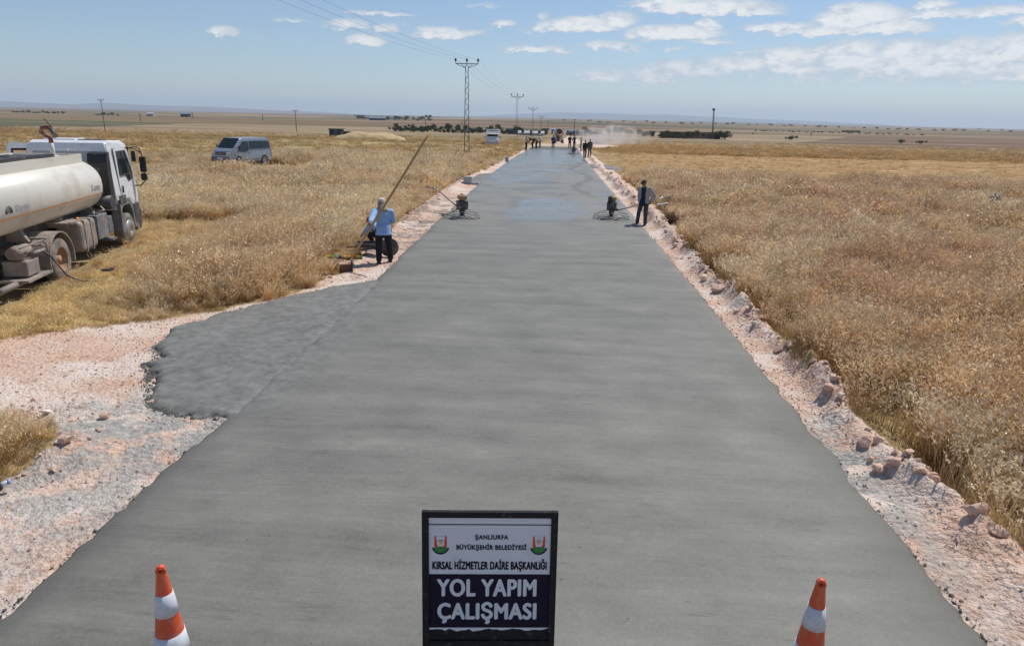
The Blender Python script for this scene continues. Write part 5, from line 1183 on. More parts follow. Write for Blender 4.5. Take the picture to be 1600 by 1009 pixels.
# ------------------------------------------------------------------ minibus
def van():
    f = Vector((-.30, -.954)); rz = math.atan2(-f.x, f.y)
    c0 = Vector(gp(363, 257.5, 0)); c1 = Vector(gp(410, 257.5, 0)); 
    r_ = empty('minibus', (-24.0, 52.4, gz(-24.0, 52.4)+.05), rz, 'silver minibus with dark side windows parked out in the left field', 'minibus'); r_.scale = (.94, .92, 1.0)
    prof = [(-2.42, .42), (-2.43, 1.15), (-2.36, 1.75), (-2.26, 2.0), (-2.05, 2.07), (.85, 2.07), (1.1, 2.02), (1.85, 1.36), (2.30, 1.14), (2.43, .95), (2.46, .5), (2.38, .36), (1.95, .36), (1.88, .62), (1.68, .77), (1.36, .77), (1.16, .62), (1.09, .34),
            (-1.04, .34), (-1.11, .62), (-1.31, .77), (-1.63, .77), (-1.83, .62), (-1.90, .36), (-2.36, .36)]
    def hw(z): return .985-.13*max(0, z-1.12)/.95-.05*max(0, z-1.95)/.12
    b = MB(); c_ = []
    for s_ in (-1, 1): c_.append([b.bm.verts.new((s_*(hw(z)-(.10 if y > 2.28 else 0)), y, z)) for y, z in prof])
    n_ = len(prof)
    for i in range(n_): b.bm.faces.new((c_[0][i], c_[0][(i+1) % n_], c_[1][(i+1) % n_], c_[1][i]))
    b.bm.faces.new(c_[0]); b.bm.faces.new(c_[1])
    bmesh.ops.bevel(b.bm, geom=[e for e in b.bm.edges if e.verts[0].co.x*e.verts[1].co.x > 0 and (e.verts[0].co.z+e.verts[1].co.z) > 1.7], offset=.04, segments=3, affect='EDGES')
    body = b.build('body', M['silver'], r_)
    def sq(name, poly, m_, s_, off=.006, par=body):
        b = MB(); vs = [b.bm.verts.new((s_*(hw(z)+off), y, z)) for y, z in poly]; b.bm.faces.new(vs)
        r2 = bmesh.ops.extrude_face_region(b.bm, geom=list(b.bm.faces)); [setattr(v.co, 'x', v.co.x-s_*.02) for v in r2['geom'] if isinstance(v, bmesh.types.BMVert)]; return b.build(name, m_, par)
    for s_ in (-1, 1):
        sq('side_window', [(-2.25, 1.28), (-2.18, 1.82), (-1.15, 1.84), (-1.15, 1.27)], M['glass'], s_)
        sq('side_window', [(-1.12, 1.27), (-1.12, 1.84), (.12, 1.84), (.12, 1.26)], M['glass'], s_)
        d = sq('front_door', [(.20, .45), (.20, 1.88), (.98, 1.88), (1.62, 1.36), (1.62, .82), (1.2, .80), (1.05, .45)], M['silver'], s_, .005)
        sq('door_window', [(.27, 1.20), (.27, 1.83), (.93, 1.83), (1.48, 1.38), (1.55, 1.10), (.75, 1.06)], M['glass'], s_, .010, d)
        sq('rub_strip', [(-2.4, .42), (-2.4, .62), (-1.86, .62), (-1.9, .42)], M['greyp'], s_)
        sq('sill', [(-1.05, .36), (-1.05, .52), (1.1, .52), (1.1, .36)], M['midgrey'], s_)
        sq('door_seam', [(.155, .45), (.155, 1.9), (.175, 1.9), (.175, .45)], M['dkgrey'], s_)
        MB().box((s_*1.0, .32, 1.0), (.03, .14, .04)).build('door_handle', M['black'], d)
        m_ = MB().tube((s_*.9, 1.5, 1.36), (s_*1.1, 1.52, 1.38), .025).box((s_*1.12, 1.54, 1.42), (.14, .1, .26), bev=.04).build('mirror', M['black'], body)
        wheel('wheel', r_, s_*.88, 1.52, .345, .2, M['steel'], s_, deep=.03, nuts=5); wheel('wheel', r_, s_*.88, -1.47, .345, .2, M['steel'], s_, deep=.03, nuts=5)
        b = MB(); b.prism([(1.95, 1.22), (2.36, 1.03), (2.42, .78), (2.1, .80)], 'x', s_*.62, s_*(.93)); 
        b = MB(); b.box((s_*.74, 2.40, .93), (.30, .12, .28), rot=(R(-12), 0, s_*R(-12)), bev=.04); b.build('headlight', M['lamp'], r_)
        MB().box((s_*.9, -2.42, 1.0), (.1, .05, .4), bev=.01).build('tail_lamp', M['red'], r_)
    b = MB(); b.box((0, 1.485, 1.72), (1.5, 1.0, .02), rot=(R(-41.5), 0, 0), bev=.005); b.build('windscreen', M['glass'], body)
    b = MB(); b.box((0, 2.455, .96), (.95, .06, .18), bev=.02); gr_ = b.build('grille', M['black'], r_); b = MB(); b.box((0, 2.49, .96), (.9, .02, .025)); b.ball((0, 2.49, .97), (.09, .02, .04)); b.build('grille_bar', M['steel'], gr_)
    b = MB(); b.box((0, 2.42, .56), (1.85, .22, .34), bev=.06); b.build('front_bumper', M['midgrey'], r_); MB().box((0, 2.54, .62), (.5, .015, .11)).build('number_plate', M['white'], r_)
    MB().box((0, -2.43, .5), (1.85, .16, .26), bev=.05).build('rear_bumper', M['midgrey'], r_)
    b = MB(); b.box((0, .2, .4), (1.6, 3.6, .2)); b.build('underbody', M['black'], r_)
van()

# ------------------------------------------------------------------ small white delivery truck
def delivery():
    Y = 108.0; x = X_at(770, Y, 1.0); r_ = empty('delivery_truck', (x, Y, gz(x, Y)-.15), R(183), 'small white box truck facing the camera beyond the tall grass', 'delivery truck'); r_.scale = (1, 1, .86)
    b = MB(); b.box((0, -1.6, 1.55), (2.05, 3.6, 1.9), bev=.03); b.build('cargo_box', M['white'], r_)
    b = MB(); b.prism([(.25, .45), (.25, 2.05), (.55, 2.12), (1.25, 2.05), (1.62, 1.32), (1.8, 1.1), (1.82, .45)], 'x', -.92, .92); cab = b.build('cab', M['white'], r_)
    MB().box((0, 1.46, 1.68), (1.6, .03, .74), rot=(R(-27), 0, 0), bev=.01).build('windscreen', M['glass'], cab)
    for s_ in (-1, 1):
        MB().box((s_*.93, .85, 1.65), (.02, .7, .5)).build('door_window', M['glass'], cab); MB().tube((s_*.92, 1.3, 1.5), (s_*1.12, 1.35, 1.55), .02).box((s_*1.15, 1.35, 1.55), (.14, .08, .32), bev=.03).build('mirror', M['black'], cab)
        wheel('wheel', r_, s_*.82, 1.0, .34, .2, M['steel'], s_, deep=.03, nuts=5); wheel('wheel', r_, s_*.82, -2.2, .34, .2, M['steel'], s_, deep=.03, nuts=5)
        MB().box((s_*.68, 1.84, .78), (.28, .05, .2), bev=.02).build('headlight', M['lamp'], r_)
    b = MB(); b.box((0, -.05, 2.62), (2.05, .3, .38), bev=.08); b.build('roof_fairing', M['white'], r_); MB().box((0, .105, 2.62), (1.3, .012, .12)).build('red_marking', M['red'], r_)
    MB().box((0, 1.83, .5), (1.8, .1, .25), bev=.03).build('bumper', M['greyp'], r_)
delivery()

# ------------------------------------------------------------------ concrete mixer, seen from behind
def mixer():
    Y = 190.0; x = X_at(873.5, Y, 0); r_ = empty('mixer_truck', (x, Y, gz(x, Y)), R(4), 'concrete mixer with cream and red drum, seen from behind at the road end', 'mixer truck')
    b = MB(); b.box((0, 1.5, .95), (.9, 8.2, .3)); b.build('chassis', M['dkgrey'], r_)
    b = MB(); b.box((0, 5.2, 2.0), (2.4, 1.9, 2.0), bev=.12); b.build('cab', M['white'], r_)
    for s_ in (-1, 1):
        for y in (4.9, .6, -.8): wheel('wheel', r_, s_*1.05, y, .52, .4, M['dusty'], s_, deep=.06)
    b = MB(); b.M = Matrix.Translation((0, 1.2, 2.45)) @ Matrix.Rotation(R(-14), 4, 'X')
    b.lathe([(.75, -2.9), (1.0, -2.2), (1.22, -.8), (1.22, .6), (.95, 1.9), (.6, 2.4), (.001, 2.45)], (0, 0, 0), 28, 'y'); dm = b.build('drum', M['cream'], r_)
    b = MB(); b.M = Matrix.Translation((0, 1.2, 2.45)) @ Matrix.Rotation(R(-14), 4, 'X'); b.lathe([(1.03, -2.2), (1.14, -1.75), (1.19, -1.3), (1.10, -1.3)], (0, 0, 0), 28, 'y'); b.lathe([(.6, -2.93), (.78, -2.93), (.78, -2.7)], (0, 0, 0), 28, 'y'); b.build('drum_band', M['red'], dm)
    b = MB(); b.M = Matrix.Translation((0, 1.2, 2.45)) @ Matrix.Rotation(R(-14), 4, 'X'); b.lathe([(.001, -2.85), (.62, -2.85)], (0, 0, 0), 28, 'y'); b.build('drum_mouth', M['black'], dm)
    b = MB(); b.prism([(-.6, 3.6), (.6, 3.6), (.25, 2.5), (-.25, 2.5)], 'y', -2.2, -2.1); b.box((-.75, -1.9, 2.6), (.12, .12, 3.0)); b.box((.75, -1.9, 2.2), (.12, .12, 2.4)); b.build('hopper', M['browncloth'], r_)
    b = MB(); b.M = Matrix.Translation((.25, -2.1, 2.1)) @ Matrix.Rotation(R(35), 4, 'X'); b.prism([(-.22, .2), (-.26, 0), (-.12, -.12), (.12, -.12), (.26, 0), (.22, .2), (.2, 0), (.1, -.08), (-.1, -.08), (-.2, 0)], 'y', -2.2, 0); b.build('chute', M['dusty'], r_)
    b = MB(); b.box((0, -2.0, .7), (2.4, .1, .25)); b.build('rear_bumper', M['red'], r_)
mixer()

# ------------------------------------------------------------------ power line
def pylon_mesh():
    parts = {}
    b = MB(); H = 10.6
    def hwz(z): return .29-.15*z/H
    for sx in (-1, 1):
        for sy in (-1, 1): b.tube((sx*hwz(0), sy*hwz(0), -.4), (sx*hwz(H-.2), sy*hwz(H-.2), H-.2), .034, .026, 4, smooth=False)
    z = 0; k = 0
    while z < H-.7:
        z2 = z+.62; a, c = hwz(z), hwz(z2)
        for s_ in (-1, 1):
            f = 1 if k % 2 else -1
            b.tube((f*a, s_*a, z), (-f*c, s_*c, z2), .017, .017, 4, smooth=False); b.tube((s_*a, f*a, z), (s_*c, -f*c, z2), .017, .017, 4, smooth=False)
        z = z2; k += 1
    b.box((0, 0, 2.75), (.9, .5, .05)); parts['mast'] = b
    b = MB(); b.tube((-1.25, 0, H-.05), (1.25, 0, H-.05), .045, .045, 6)
    for s_ in (-1, 1): b.path([(s_*1.25, 0, H-.05), (s_*.7, 0, H-.32), (s_*.1, 0, H-.56)], .034, 6); b.tube((s_*.7, 0, H-.05), (s_*.12, 0, H-.5), .024, .024, 5); b.tube((s_*1.25, 0, H-.05), (s_*1.25, 0, H+.15), .03, .03, 6)
    b.tube((0, 0, H-.3), (0, 0, H+.15), .05, .04, 6); parts['crossarm'] = b
    return parts, H
def insulator_b(x, z):
    b = MB(); b.lathe([(.03, z), (.04, z+.06), (.11, z+.09), (.10, z+.16), (.12, z+.19), (.11, z+.27), (.12, z+.3), (.06, z+.38), (.04, z+.44)], (x, 0, 0), 12); return b
parts, PH = pylon_mesh()
py0 = empty('power_pylon', (0, 0, 0), 0, None, 'pylon', 'lattice pylons along the left of the road')
parts['mast'].build('mast', M['galv'], py0); ca_ = parts['crossarm'].build('crossarm', M['galv'], py0)
for x in (-1.25, 0, 1.25): insulator_b(x, PH+.12).build('insulator', M['insul'], ca_)
PYL = []
for i, (px, top, Y, lab) in enumerate([(729.5, 92, 80.5, 'nearest and tallest looking lattice pylon, standing in the grass left of the road'), (808.5, 147, 150, 'second lattice pylon, just left of the road end'), (833, 168, 222, 'third lattice pylon from the camera'),
                                       (845.8, 181, 305, 'fourth lattice pylon from the camera, above the far trees'), (857, 188, 385, 'fifth lattice pylon, small against the far fields'), (864, 191.5, 465, 'farthest lattice pylon of the row, faint in the haze')]):
    tpt = atY(px, top, Y); o = py0 if i == 0 else copy_tree(py0); zt = tpt.z-(PH+.5)
    o.location = (tpt.x, Y, max(gz(tpt.x, Y)-.1, zt) if i < 2 else gz(tpt.x, Y)-.1); o.scale.z = (tpt.z-o.location.z)/(PH+.5); o['label'] = lab; PYL.append(o)
    o.rotation_euler.z = R(3)
# where the line comes from: the previous support stands outside the frame, over the camera's left shoulder
prev = Vector((-16.4, 12.0, 0)); 
for j, xo in enumerate((-1.25, 0, 1.25)):
    pts = []
    ends = [prev+Vector((xo, 0, 10.9))]+[o.location+Vector((xo, 0, (PH+.42)*o.scale.z)) for o in PYL]
    for A, Bq in zip(ends, ends[1:]):
        n_ = 24
        for k in range(n_): t = k/n_; p = A.lerp(Bq, t); p.z -= 1.1*4*t*(1-t)*(A-Bq).length/70*.8; pts.append(p)
    pts.append(ends[-1]); o = MB().path(pts, .0065, 5).build('power_line', M['wire'])
    tag(o, ['left hand wire strung along the lattice pylons', 'middle wire strung on the centre insulators of the pylons', 'right hand wire strung along the lattice pylons'][j], 'wire', 'wires of the power line')

# single poles out in the fields
def pole(px, top, Y, label, h=None, lattice=False):
    t = atY(px, top, Y); z0 = gz(t.x, Y); H = t.z-z0
    r_ = empty('utility_pole', (t.x, Y, z0), R(random.uniform(-8, 8)), label, 'utility pole', 'single poles scattered over the far fields')
    MB().tube((0, 0, -.3), (0, 0, H), .11*Y/200, .075*Y/200, 8).build('pole_shaft', M['timberpole'], r_)
    b = MB(); b.box((0, 0, H-.25), (2.0, .12, .12)); b.tube((-.7, 0, H-.25), (0, 0, H-1.0), .04, .04, 5); b.tube((.7, 0, H-.25), (0, 0, H-1.0), .04, .04, 5)
    for x in (-.9, 0, .9): b.tube((x, 0, H-.2), (x, 0, H+.1), .06, .04, 6)
    b.build('crossarm', M['timberpole'], r_)
pole(157, 155, 205, 'dark single pole with crossarm in the field above the tanker cab')
pole(461, 172, 260, 'single pole standing right of the minibus in the distance')
for px, top, Y, l in [(218, 178, 420, 'short distant pole just right of the nearer left pole'), (300, 176, 700, 'tiny distant pole above the minibus, left of centre'), (410, 180, 600, 'tiny distant pole above the right end of the minibus'), (665, 186, 560, 'thin distant pole left of the nearest pylon'), (722, 190, 600, 'thin distant pole close beside the nearest pylon'),
                  (1268, 207, 420, 'distant pole in the right hand plain, right of the walled farm'), (1177, 207, 450, 'distant thin pole right of the walled farm'), (898, 190, 480, 'thin distant pole above the far trowel machine')]: pole(px, top, Y, l)
# slim lattice mast right of the road
def mast():
    Y = 300; t = atY(1115.5, 170, Y); bs = atY(1113.5, 214, Y); z0 = gz(t.x, Y)-.2; H = t.z-z0
    r_ = empty('radio_mast', (bs.x, Y, z0), 0, 'tall slim leaning mast with a small platform on top, over the walled farm', 'mast'); dx = t.x-bs.x
    b = MB()
    for a in (0, 2.09, 4.19): b.tube((.45*math.cos(a), .45*math.sin(a), 0), (dx+.25*math.cos(a), .25*math.sin(a), H), .08, .07, 5)
    n_ = 22
    for k in range(n_):
        for a, c in ((0, 2.09), (2.09, 4.19), (4.19, 0)):
            r0, r1 = .45-.2*k/n_, .45-.2*(k+1)/n_; f = (a, c) if k % 2 else (c, a)
            b.tube((dx*k/n_+r0*math.cos(f[0]), r0*math.sin(f[0]), H*k/n_), (dx*(k+1)/n_+r1*math.cos(f[1]), r1*math.sin(f[1]), H*(k+1)/n_), .06, .06, 4)
    b.build('lattice_shaft', M['galv'], r_); MB().lathe([(.2, H-.8), (.6, H-.6), (.65, H), (.2, H+.2)], (dx, 0, 0), 12).build('platform', M['dkgrey'], r_)
mast()

# ------------------------------------------------------------------ far trees, farms
def leafmat(name, a, b_):
    m_ = bpy.data.materials.new(name); m_.use_nodes = True; n = NT(m_.node_tree); P = n.n('ShaderNodeNewGeometry').outputs['Position']
    c = n.mix(n.noise(P, .9, 4, .6), a, b_); d = n.n('ShaderNodeBsdfDiffuse', inp={0: c}); t = n.n('ShaderNodeBsdfTranslucent', inp={0: c})
    mx_ = n.n('ShaderNodeMixShader', inp={0: .2, 1: d.outputs[0], 2: t.outputs[0]}); n.n('ShaderNodeOutputMaterial', inp={0: mx_.outputs[0]}); return m_
M['leaf'] = leafmat('leaf', (0.05, 0.07, 0.035), (0.10, 0.12, 0.065))
def tree_proto(seed, h, wd):
    r_ = np.random.default_rng(seed); V = []; Fq = []
    cl_ = [(r_.normal()*wd*.3, r_.normal()*wd*.3, h*(.35+.55*r_.uniform()), wd*(.22+.2*r_.uniform())) for _ in range(11)]
    for i in range(650):
        cx__, cy__, cz__, cr_ = cl_[r_.integers(0, 11)]; u = r_.normal(size=3); u /= np.linalg.norm(u); c = np.array([cx__, cy__, cz__])+u*cr_*r_.uniform(.5, 1.05)*np.array([1, 1, .8])
        a = r_.normal(size=3); a /= np.linalg.norm(a); b_ = np.cross(a, r_.normal(size=3)); b_ /= np.linalg.norm(b_); s_ = wd*.055*r_.uniform(.6, 1.5)
        k = len(V); V += [c-a*s_-b_*s_*.6, c+a*s_-b_*s_*.5, c+a*s_*.8+b_*s_*.7, c-a*s_+b_*s_*.6]; Fq.append([k, k+1, k+2, k+3])
    me = npmesh('crown', np.array(V), Fq); me.materials.append(M['leaf'])
    b = MB(); b.path([(0, 0, -.3), (.05, 0, h*.3), (.1, .05, h*.6)], [.22, .17, .08], 7)
    for k in range(4): a = k*1.6; b.path([(.05, 0, h*.3), (wd*.15*math.cos(a), wd*.15*math.sin(a), h*.5), (wd*.3*math.cos(a), wd*.3*math.sin(a), h*.68)], [.1, .07, .03], 5)
    tm = b.mesh('trunk'); tm.materials.append(M['trunk']); return me, tm
TP = [tree_proto(1, 5.0, 4.6), tree_proto(2, 6.5, 4.2), tree_proto(3, 3.4, 4.4)]
def far_tree(px, Y, label, group, kind=None, s=1.0):
    k = random.randrange(3) if kind is None else kind; x = X_at(px, Y, -2); z = gz(x, Y)
    o = empty('tree', (x, Y, z), random.uniform(0, 6), label, 'tree', group); s = s*random.uniform(.8, 1.2); o.scale = (s, s, s*random.uniform(.85, 1.1))
    for nm, me in (('crown', TP[k][0]), ('trunk', TP[k][1])): c = bpy.data.objects.new(nm, me); COL.objects.link(c); c.parent = o
for k in range(64): far_tree(618+k*3.7+random.uniform(-3, 3), 300+random.uniform(-12, 12), 'dark bushy tree in the long row behind the nearest pylon', 'trees in the row behind the pylons', s=random.choice([.34, .44, .54]))
for k in range(16): far_tree(905+k*9+random.uniform(-4, 4), 310+random.uniform(-10, 15), 'dusty green tree in the row behind the dust cloud', 'trees behind the dust cloud', s=.5)
for k in range(15): far_tree(1033+k*3.9+random.uniform(-2, 2), 296+random.uniform(-5, 5), 'dark green tree along the wall of the farm right of the road', 'trees of the walled farm', s=.42)
for k in range(4): far_tree(1120+k*4, 296, 'rounded tree at the right end of the farm wall', 'trees at the farm wall end', 2, s=.75)
for px, Y, l in [(1237, 310, 'single round bush in the right plain, right of the farm'), (1408, 300, 'lone bush on the right plain, left of its smaller neighbour'), (1440, 300, 'smaller lone bush right of its neighbour on the right plain')]: far_tree(px, Y, l, None, 2, .42)
for k in range(16): far_tree(20+k*5.2+random.uniform(-2, 2), 900, 'far dark tree in the belt at the left horizon', 'tree belt at the left horizon', s=.6)
for k in range(9): far_tree(150+k*4+random.uniform(-2, 2), 800, 'far dark tree left of the white farmhouse', 'trees left of the white farmhouse', s=.5)
for k in range(30): far_tree(1180+k*9+random.uniform(-4, 4), 640+random.uniform(-30, 60), 'low dark tree in the right distance', 'low trees in the right distance', 2, s=.34)
for k in range(24): far_tree(560+k*5+random.uniform(-4, 4), 1250+random.uniform(-90, 90), 'tiny far tree below the horizon at centre left', 'tiny far trees at centre left', s=1.2)
for k in range(40): far_tree(880+k*18+random.uniform(-5, 5), 1700+random.uniform(-250, 350), 'tiny dark tree along the right horizon', 'tiny trees along the right horizon', 2, s=1.1)

def house(px, Y, W, D, H, label, wall, roof, rz=0.0, flat=True, name='farmhouse', nwin=3):
    x = X_at(px, Y, -2); r_ = empty(name, (x, Y, gz(x, Y)-.2), rz, label, 'building')
    wl = MB().box((0, 0, H/2), (W, D, H)).build('wall', M[wall], r_)
    if flat: MB().box((0, 0, H+.12), (W+.5, D+.5, .24)).build('roof', M[roof], r_)
    else: MB().prism([(-D/2-.4, H), (D/2+.4, H), (0, H+D*.22)], 'x', -W/2-.3, W/2+.3).build('roof', M[roof], r_)
    for k in range(nwin):
        u = -W/2+W*(k+.5)/nwin
        if k == nwin//2: MB().box((u, -D/2-.02, 1.05), (1.0, .06, 2.1)).build('door', M['dkgrey'], r_)
        else: MB().box((u, -D/2-.02, 1.7), (1.1, .06, 1.0)).build('window', M['glass'], r_)
house(526, 215, 3.7, 3.0, 2.3, 'small dark shed left of the straw mound', 'darkwall', 'dkgrey', name='shed', nwin=1)
house(537, 218, 3.0, 3.0, 1.5, 'low dark shed joined to the right of the taller one', 'darkwall', 'darkwall', name='shed', nwin=1)
house(868, 330, 4, 4, 1.8, 'blue grey roofed house right behind the mixer truck', 'plaster', 'roofblue', flat=False)
house(801, 308, 6, 4, 2.4, 'pale house among the trees behind the second pylon', 'roofblue', 'roofw')
house(830, 285, 10, 4, 1.2, 'long low building with bright white sheet roof beyond the road end', 'plaster', 'roofw', flat=False, name='farm_shed')
house(892, 312, 4, 4, 1.6, 'blue house in the trees right of the mixer truck', 'roofblue', 'roofblue', flat=False)
house(908, 305, 4.5, 4, 2.0, 'pale house rightmost in the tree row by the dust', 'plaster', 'roofw')
house(1078, 302, 24, 6, 2.6, 'long brown walled farm right of the road under the mast', 'wallbrown', 'wallbrown', nwin=5)
house(290, 820, 9, 7, 4, 'small dark farmhouse near the left horizon', 'darkwall', 'roofblue', flat=False)
house(236, 900, 9, 7, 3.4, 'small pale farmhouse near the left horizon, left of the dark one', 'plaster', 'roofw', flat=False)
house(590, 1150, 26, 9, 4, 'far long dark building at centre left under the hills', 'darkwall', 'roofblue', flat=False)
house(1330, 900, 18, 10, 2.6, 'far brown farm building in the right distance', 'wallbrown', 'wallbrown')

# straw mound
gx2, gy2 = np.meshgrid(np.linspace(-7, 7, 90), np.linspace(-3, 3, 40)); rr_ = np.clip(1-(gx2/6.6)**2-(gy2/2.7)**2, 0, 1)
zz = rr_**.6*(.8+.9*fbm(gx2*.45+5, gy2*.5, 4, 5))*1.05+(fbm(gx2*3, gy2*3, 3, 6)-.5)*.15*(rr_ > 0)-.1
ii = np.arange(gx2.size).reshape(gx2.shape); q = np.stack([ii[:-1, :-1], ii[:-1, 1:], ii[1:, 1:], ii[1:, :-1]], -1).reshape(-1, 4)
o = link_mesh('sand_mound', npmesh('sand_mound', np.stack([gx2, gy2, zz], -1).reshape(-1, 3), q, True), mat('mound_sand', (0.55, 0.41, 0.22), .95, bump=.6, bscale=4, scale=1.5, var=.2)); xm = X_at(578, 120, -.5); o.location = (xm, 120, gz(xm, 120)); tag(o, 'low pale golden mound in the field left of the pylon', 'mound')

# ------------------------------------------------------------------ small things in the grass
g = gp(1549, 346); r_ = empty('thistle', (g[0], g[1], gz(*g)), 0, 'dried thistle with grey ball heads above the right hand grass', 'thistle'); r_.scale = (1.1, 1.1, .84)
st_ = MB(); hb = []
for k in range(9):
    a = k*2.4; tp = (.26*math.cos(a)*(.4+.1*(k % 4)), .22*math.sin(a), .95+.13*((k*5) % 4)); st_.path([(0, 0, -.1), (tp[0]*.3, tp[1]*.3, .55), tp], [.014, .011, .008], 6); hb.append(tp)
st_.build('stem', M['dkgrey'], r_)
for tp in hb:
    b = MB(); b.ball(tp, .085, u=10, v=8)
    for k in range(40): u = Vector((random.gauss(0, 1), random.gauss(0, 1), random.gauss(0, 1))).normalized(); b.tube(Vector(tp)+u*.08, Vector(tp)+u*.115, .008, .001, 4)
    b.build('flower_head', M['greycloth'], r_)
def dry_bush(px, py, s, label, m_='timberpole'):
    g = gp(px, py); b = MB(); rr = random.Random(px)
    for k in range(90):
        a = rr.uniform(0, 6.28); el_ = rr.uniform(.2, 1.4); L = s*rr.uniform(.5, 1); d = Vector((math.cos(a)*math.cos(el_), math.sin(a)*math.cos(el_), math.sin(el_)))
        p1 = d*L*.5+Vector((rr.gauss(0, .04), rr.gauss(0, .04), 0)); p2 = d*L+Vector((rr.gauss(0, .08), rr.gauss(0, .08), rr.gauss(0, .04))); b.path([(0, 0, 0), p1, p2], [.009, .006, .003], 4)
        for q_ in range(3): b.tube(p1, p1+Vector((rr.gauss(0, .12), rr.gauss(0, .12), abs(rr.gauss(0, .12))))*s*1.3, .004, .002, 3)
    o = b.build('dry_bush', M[m_]); o.location = (g[0], g[1], gz(*g)); tag(o, label, 'bush')
dry_bush(1047, 352, .75, 'tangled brown dry bush behind the man in the dark hat', 'trunk')
o = MB().box((0, 0, .05), (.5, .12, .05), bev=.015).build('timber_scrap', M['whitecloth']); g = gp(1034, 334); o.location = (g[0], g[1], gz(*g)+.35); o.rotation_euler = (0, R(-8), R(10)); tag(o, 'pale scrap lying on the berm beside the dry bush', 'scrap')
# dark glass bottle/canteen at the left frame edge
g = gp(6, 781); r_ = empty('water_canteen', (g[0]-.02, g[1], gz(*g)+.075), R(35), 'dark green canteen with clear capped neck lying at the left edge of the gravel', 'canteen')
MB().path([(-.24, 0, 0), (-.20, 0, 0), (-.03, 0, .01), (.02, 0, .02)], [.05, .078, .078, .045], 18).build('bottle', M['teal'], r_); MB().path([(.02, 0, .02), (.04, 0, .025), (.085, 0, .035)], [.034, .028, .025], 14).build('neck', M['lamp'], r_)
MB().path([(.08, 0, .034), (.105, 0, .04)], [.03, .028], 14).build('cap', mat('bottle_cap', (.25, .38, .6), .3), r_); MB().path([(.0, 0, .018), (.022, 0, .022)], [.058, .05], 16).path([(-.2, -.08, .02), (-.1, -.083, .03), (0, -.05, .03)], .012, 6).build('strap', M['black'], r_)
o = MB().box((0, 0, .03), (.22, .14, .05), bev=.02).box((.08, .06, .05), (.1, .08, .04), bev=.02).build('rag', M['darkgreycloth']); g = gp(170, 441); o.location = (g[0], g[1], gz(*g)+.28); tag(o, 'small dark scrap lying in the flattened straw right of the tanker', 'scrap')
# pieces of broken concrete crust beside the road where the men stand
for px, py, s_, l in [(586, 441, .18, 'small dark lump of concrete at the corner of apron and road'), (698, 335, .5, 'dark spill of concrete on the shoulder left of the near trowel machine'), (990, 351, .22, 'dark lump of concrete at the right man\'s feet')]:
    g = gp(px, py, .1); o = bpy.data.objects.new('concrete_lump', RK[2].copy()); o.data.materials.clear(); o.data.materials.append(M['concrete_rough']); COL.objects.link(o); o.location = (g[0], g[1], gz(*g)+.03 if not edgeL(g[1]) < g[0] < edgeR(g[1]) else ZS); o.scale = (s_*1.6, s_, s_*.35); tag(o, l, 'concrete lump')

# ------------------------------------------------------------------ hills on the horizon
def hills(name, Y, ridge, seed, label, col):
    px = np.array([r[0] for r in ridge], float); py = np.array([r[1] for r in ridge], float); U = np.linspace(px[0], px[-1], 260); RY = np.interp(U, px, py)
    X0 = []; Z0 = []
    for u, v_ in zip(U, RY): p = atY(u, v_, Y); X0.append(p.x); Z0.append(p.z)
    X0, Z0 = np.array(X0), np.array(Z0); Z0 = np.maximum(Z0*(1+.12*(fbm(X0/500., X0*0, 4, seed)-.5)), 2); V = []
    rows_ = [(-.22, 0), (-.17, .12), (-.12, .3), (-.08, .5), (-.04, .78), (0, 1.0), (.04, .8), (.1, .4), (.16, 0)]
    for k, (dy, h) in enumerate(rows_):
        y_ = Y*(1+dy)+(fbm(X0/900., X0*0+k, 3, seed+2)-.5)*Y*.03*(h < 1); hh = Z0*h*(1+.5*(fbm(X0/700.+k*3.3, X0*0+k, 4, seed+4)-.5)*(h < 1))-(15 if h == 0 else 0); V.append(np.stack([X0*(1+dy), y_, hh], -1))
    V = np.array(V); ii = np.arange(V.shape[0]*V.shape[1]).reshape(V.shape[:2]); q = np.stack([ii[:-1, :-1], ii[:-1, 1:], ii[1:, 1:], ii[1:, :-1]], -1).reshape(-1, 4)
    tag(link_mesh(name, npmesh(name, V.reshape(-1, 3), q, True), mat(name+'_soil', col, .95, scale=.002, var=.3)), label, kind='structure')
hills('hills', 15000, [(430, 190), (600, 184), (700, 183), (750, 181), (800, 179), (845, 176.5), (880, 175.5), (920, 177), (965, 178), (1000, 179.5), (1040, 179), (1100, 182), (1180, 186), (1280, 189.5), (1380, 195), (1480, 203)], 3, 'pale blue mountain ridge beyond the road end', (0.13, 0.12, 0.09))
hills('hills', 10500, [(-260, 158), (-100, 157), (0, 158), (60, 161), (110, 163), (160, 160.5), (220, 164), (330, 167), (420, 172), (500, 175), (580, 180), (660, 186)], 8, 'long low blue hills on the left horizon', (0.16, 0.13, 0.10))

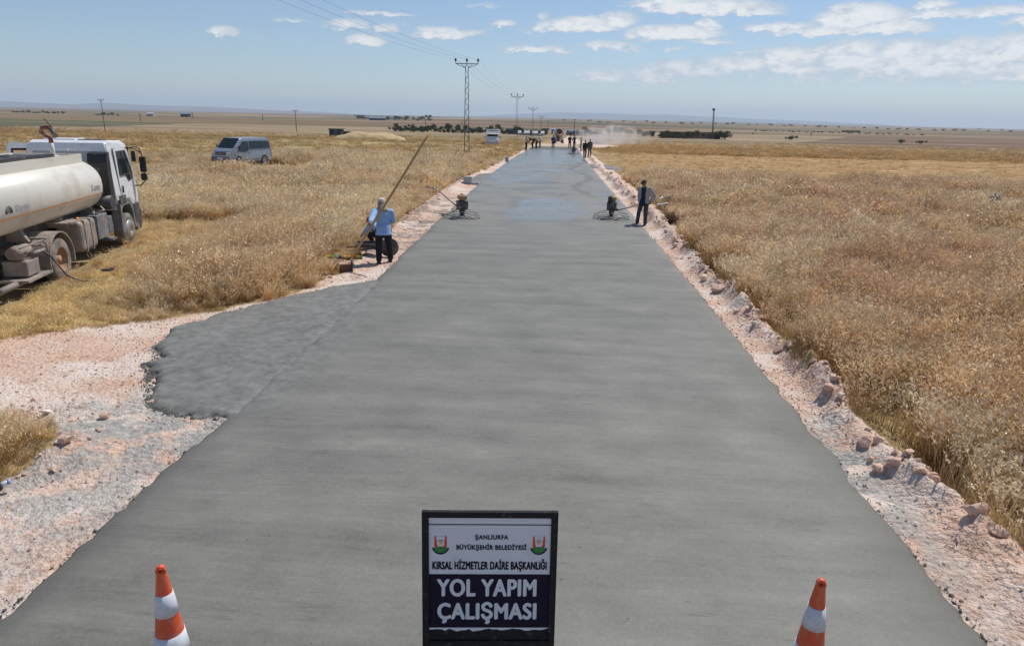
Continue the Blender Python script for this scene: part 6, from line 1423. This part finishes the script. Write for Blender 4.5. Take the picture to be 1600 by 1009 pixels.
# ------------------------------------------------------------------ air
def volume_box(name, lo, hi, nodes, label):
    b = MB(); b.box([(a+c)/2 for a, c in zip(lo, hi)], [c-a for a, c in zip(lo, hi)]); m_ = bpy.data.materials.new(name+'_air'); m_.use_nodes = True; n = NT(m_.node_tree)
    v = nodes(n); out = n.n('ShaderNodeOutputMaterial'); n.nt.links.new(v.outputs[0], out.inputs['Volume']); return tag(b.build(name, m_), label, kind='stuff')
volume_box('haze', (-24000, -3000, -45), (24000, 21000, 300), lambda n: n.n('ShaderNodeVolumePrincipled', inp={'Color': (0.66, 0.81, 1.0), 'Density': 1.0e-4, 'Anisotropy': 0.15}), 'thin dry haze over the plain')
# drifting dust raised beside the far track
gd = empty('x'); bpy.data.objects.remove(gd)
DC = Vector((X_at(938, 172, -1), 172, gz(X_at(938, 172, -1), 172)))
b = MB(); b.lathe([(.001, -.5), (6, -.5), (11, .5), (12.5, 2), (11.5, 3.8), (8, 5.5), (.001, 6.2)], (4, 0, 0), 24)
m_ = bpy.data.materials.new('dust_air'); m_.use_nodes = True; n = NT(m_.node_tree)
P = n.n('ShaderNodeNewGeometry').outputs['Position']; rel_ = n.n('ShaderNodeVectorMath', operation='SUBTRACT', inp={0: P, 1: tuple(DC)}).outputs[0]
sx_ = n.n('ShaderNodeSeparateXYZ', inp={0: rel_}); X_, Y_, Z_ = sx_.outputs
nz_ = n.noise(P, .32, 5, .6)
e1 = n.math('SUBTRACT', 1.0, n.n('ShaderNodeVectorMath', operation='LENGTH', inp={0: n.mapv(rel_, scale=(1/4.2, 1/5., 1/2.8), loc=(.25, 0, -.15))}).outputs['Value'])
e2 = n.math('MULTIPLY', n.math('SUBTRACT', 1.0, n.n('ShaderNodeVectorMath', operation='LENGTH', inp={0: n.mapv(rel_, scale=(1/10., 1/7., 1/4.5), loc=(-.25, 0, -.2))}).outputs['Value']), .28)
dn = n.math('MULTIPLY', n.math('MAXIMUM', n.math('MULTIPLY_ADD', n.math('SUBTRACT', nz_, .5), .9, n.math('MAXIMUM', e1, e2)), 0.0), n.math('MULTIPLY_ADD', nz_, .5, .25))
v = n.n('ShaderNodeVolumePrincipled', inp={'Color': (0.95, 0.92, 0.88), 'Density': n.math('MULTIPLY', dn, 1.3)}); out = n.n('ShaderNodeOutputMaterial'); n.nt.links.new(v.outputs[0], out.inputs['Volume'])
bmesh.ops.scale(b.bm, vec=(.8, .7, .8), verts=b.bm.verts); o = b.build('dust_cloud', m_); o.location = DC; tag(o, 'white dust cloud drifting off the far track', kind='stuff')
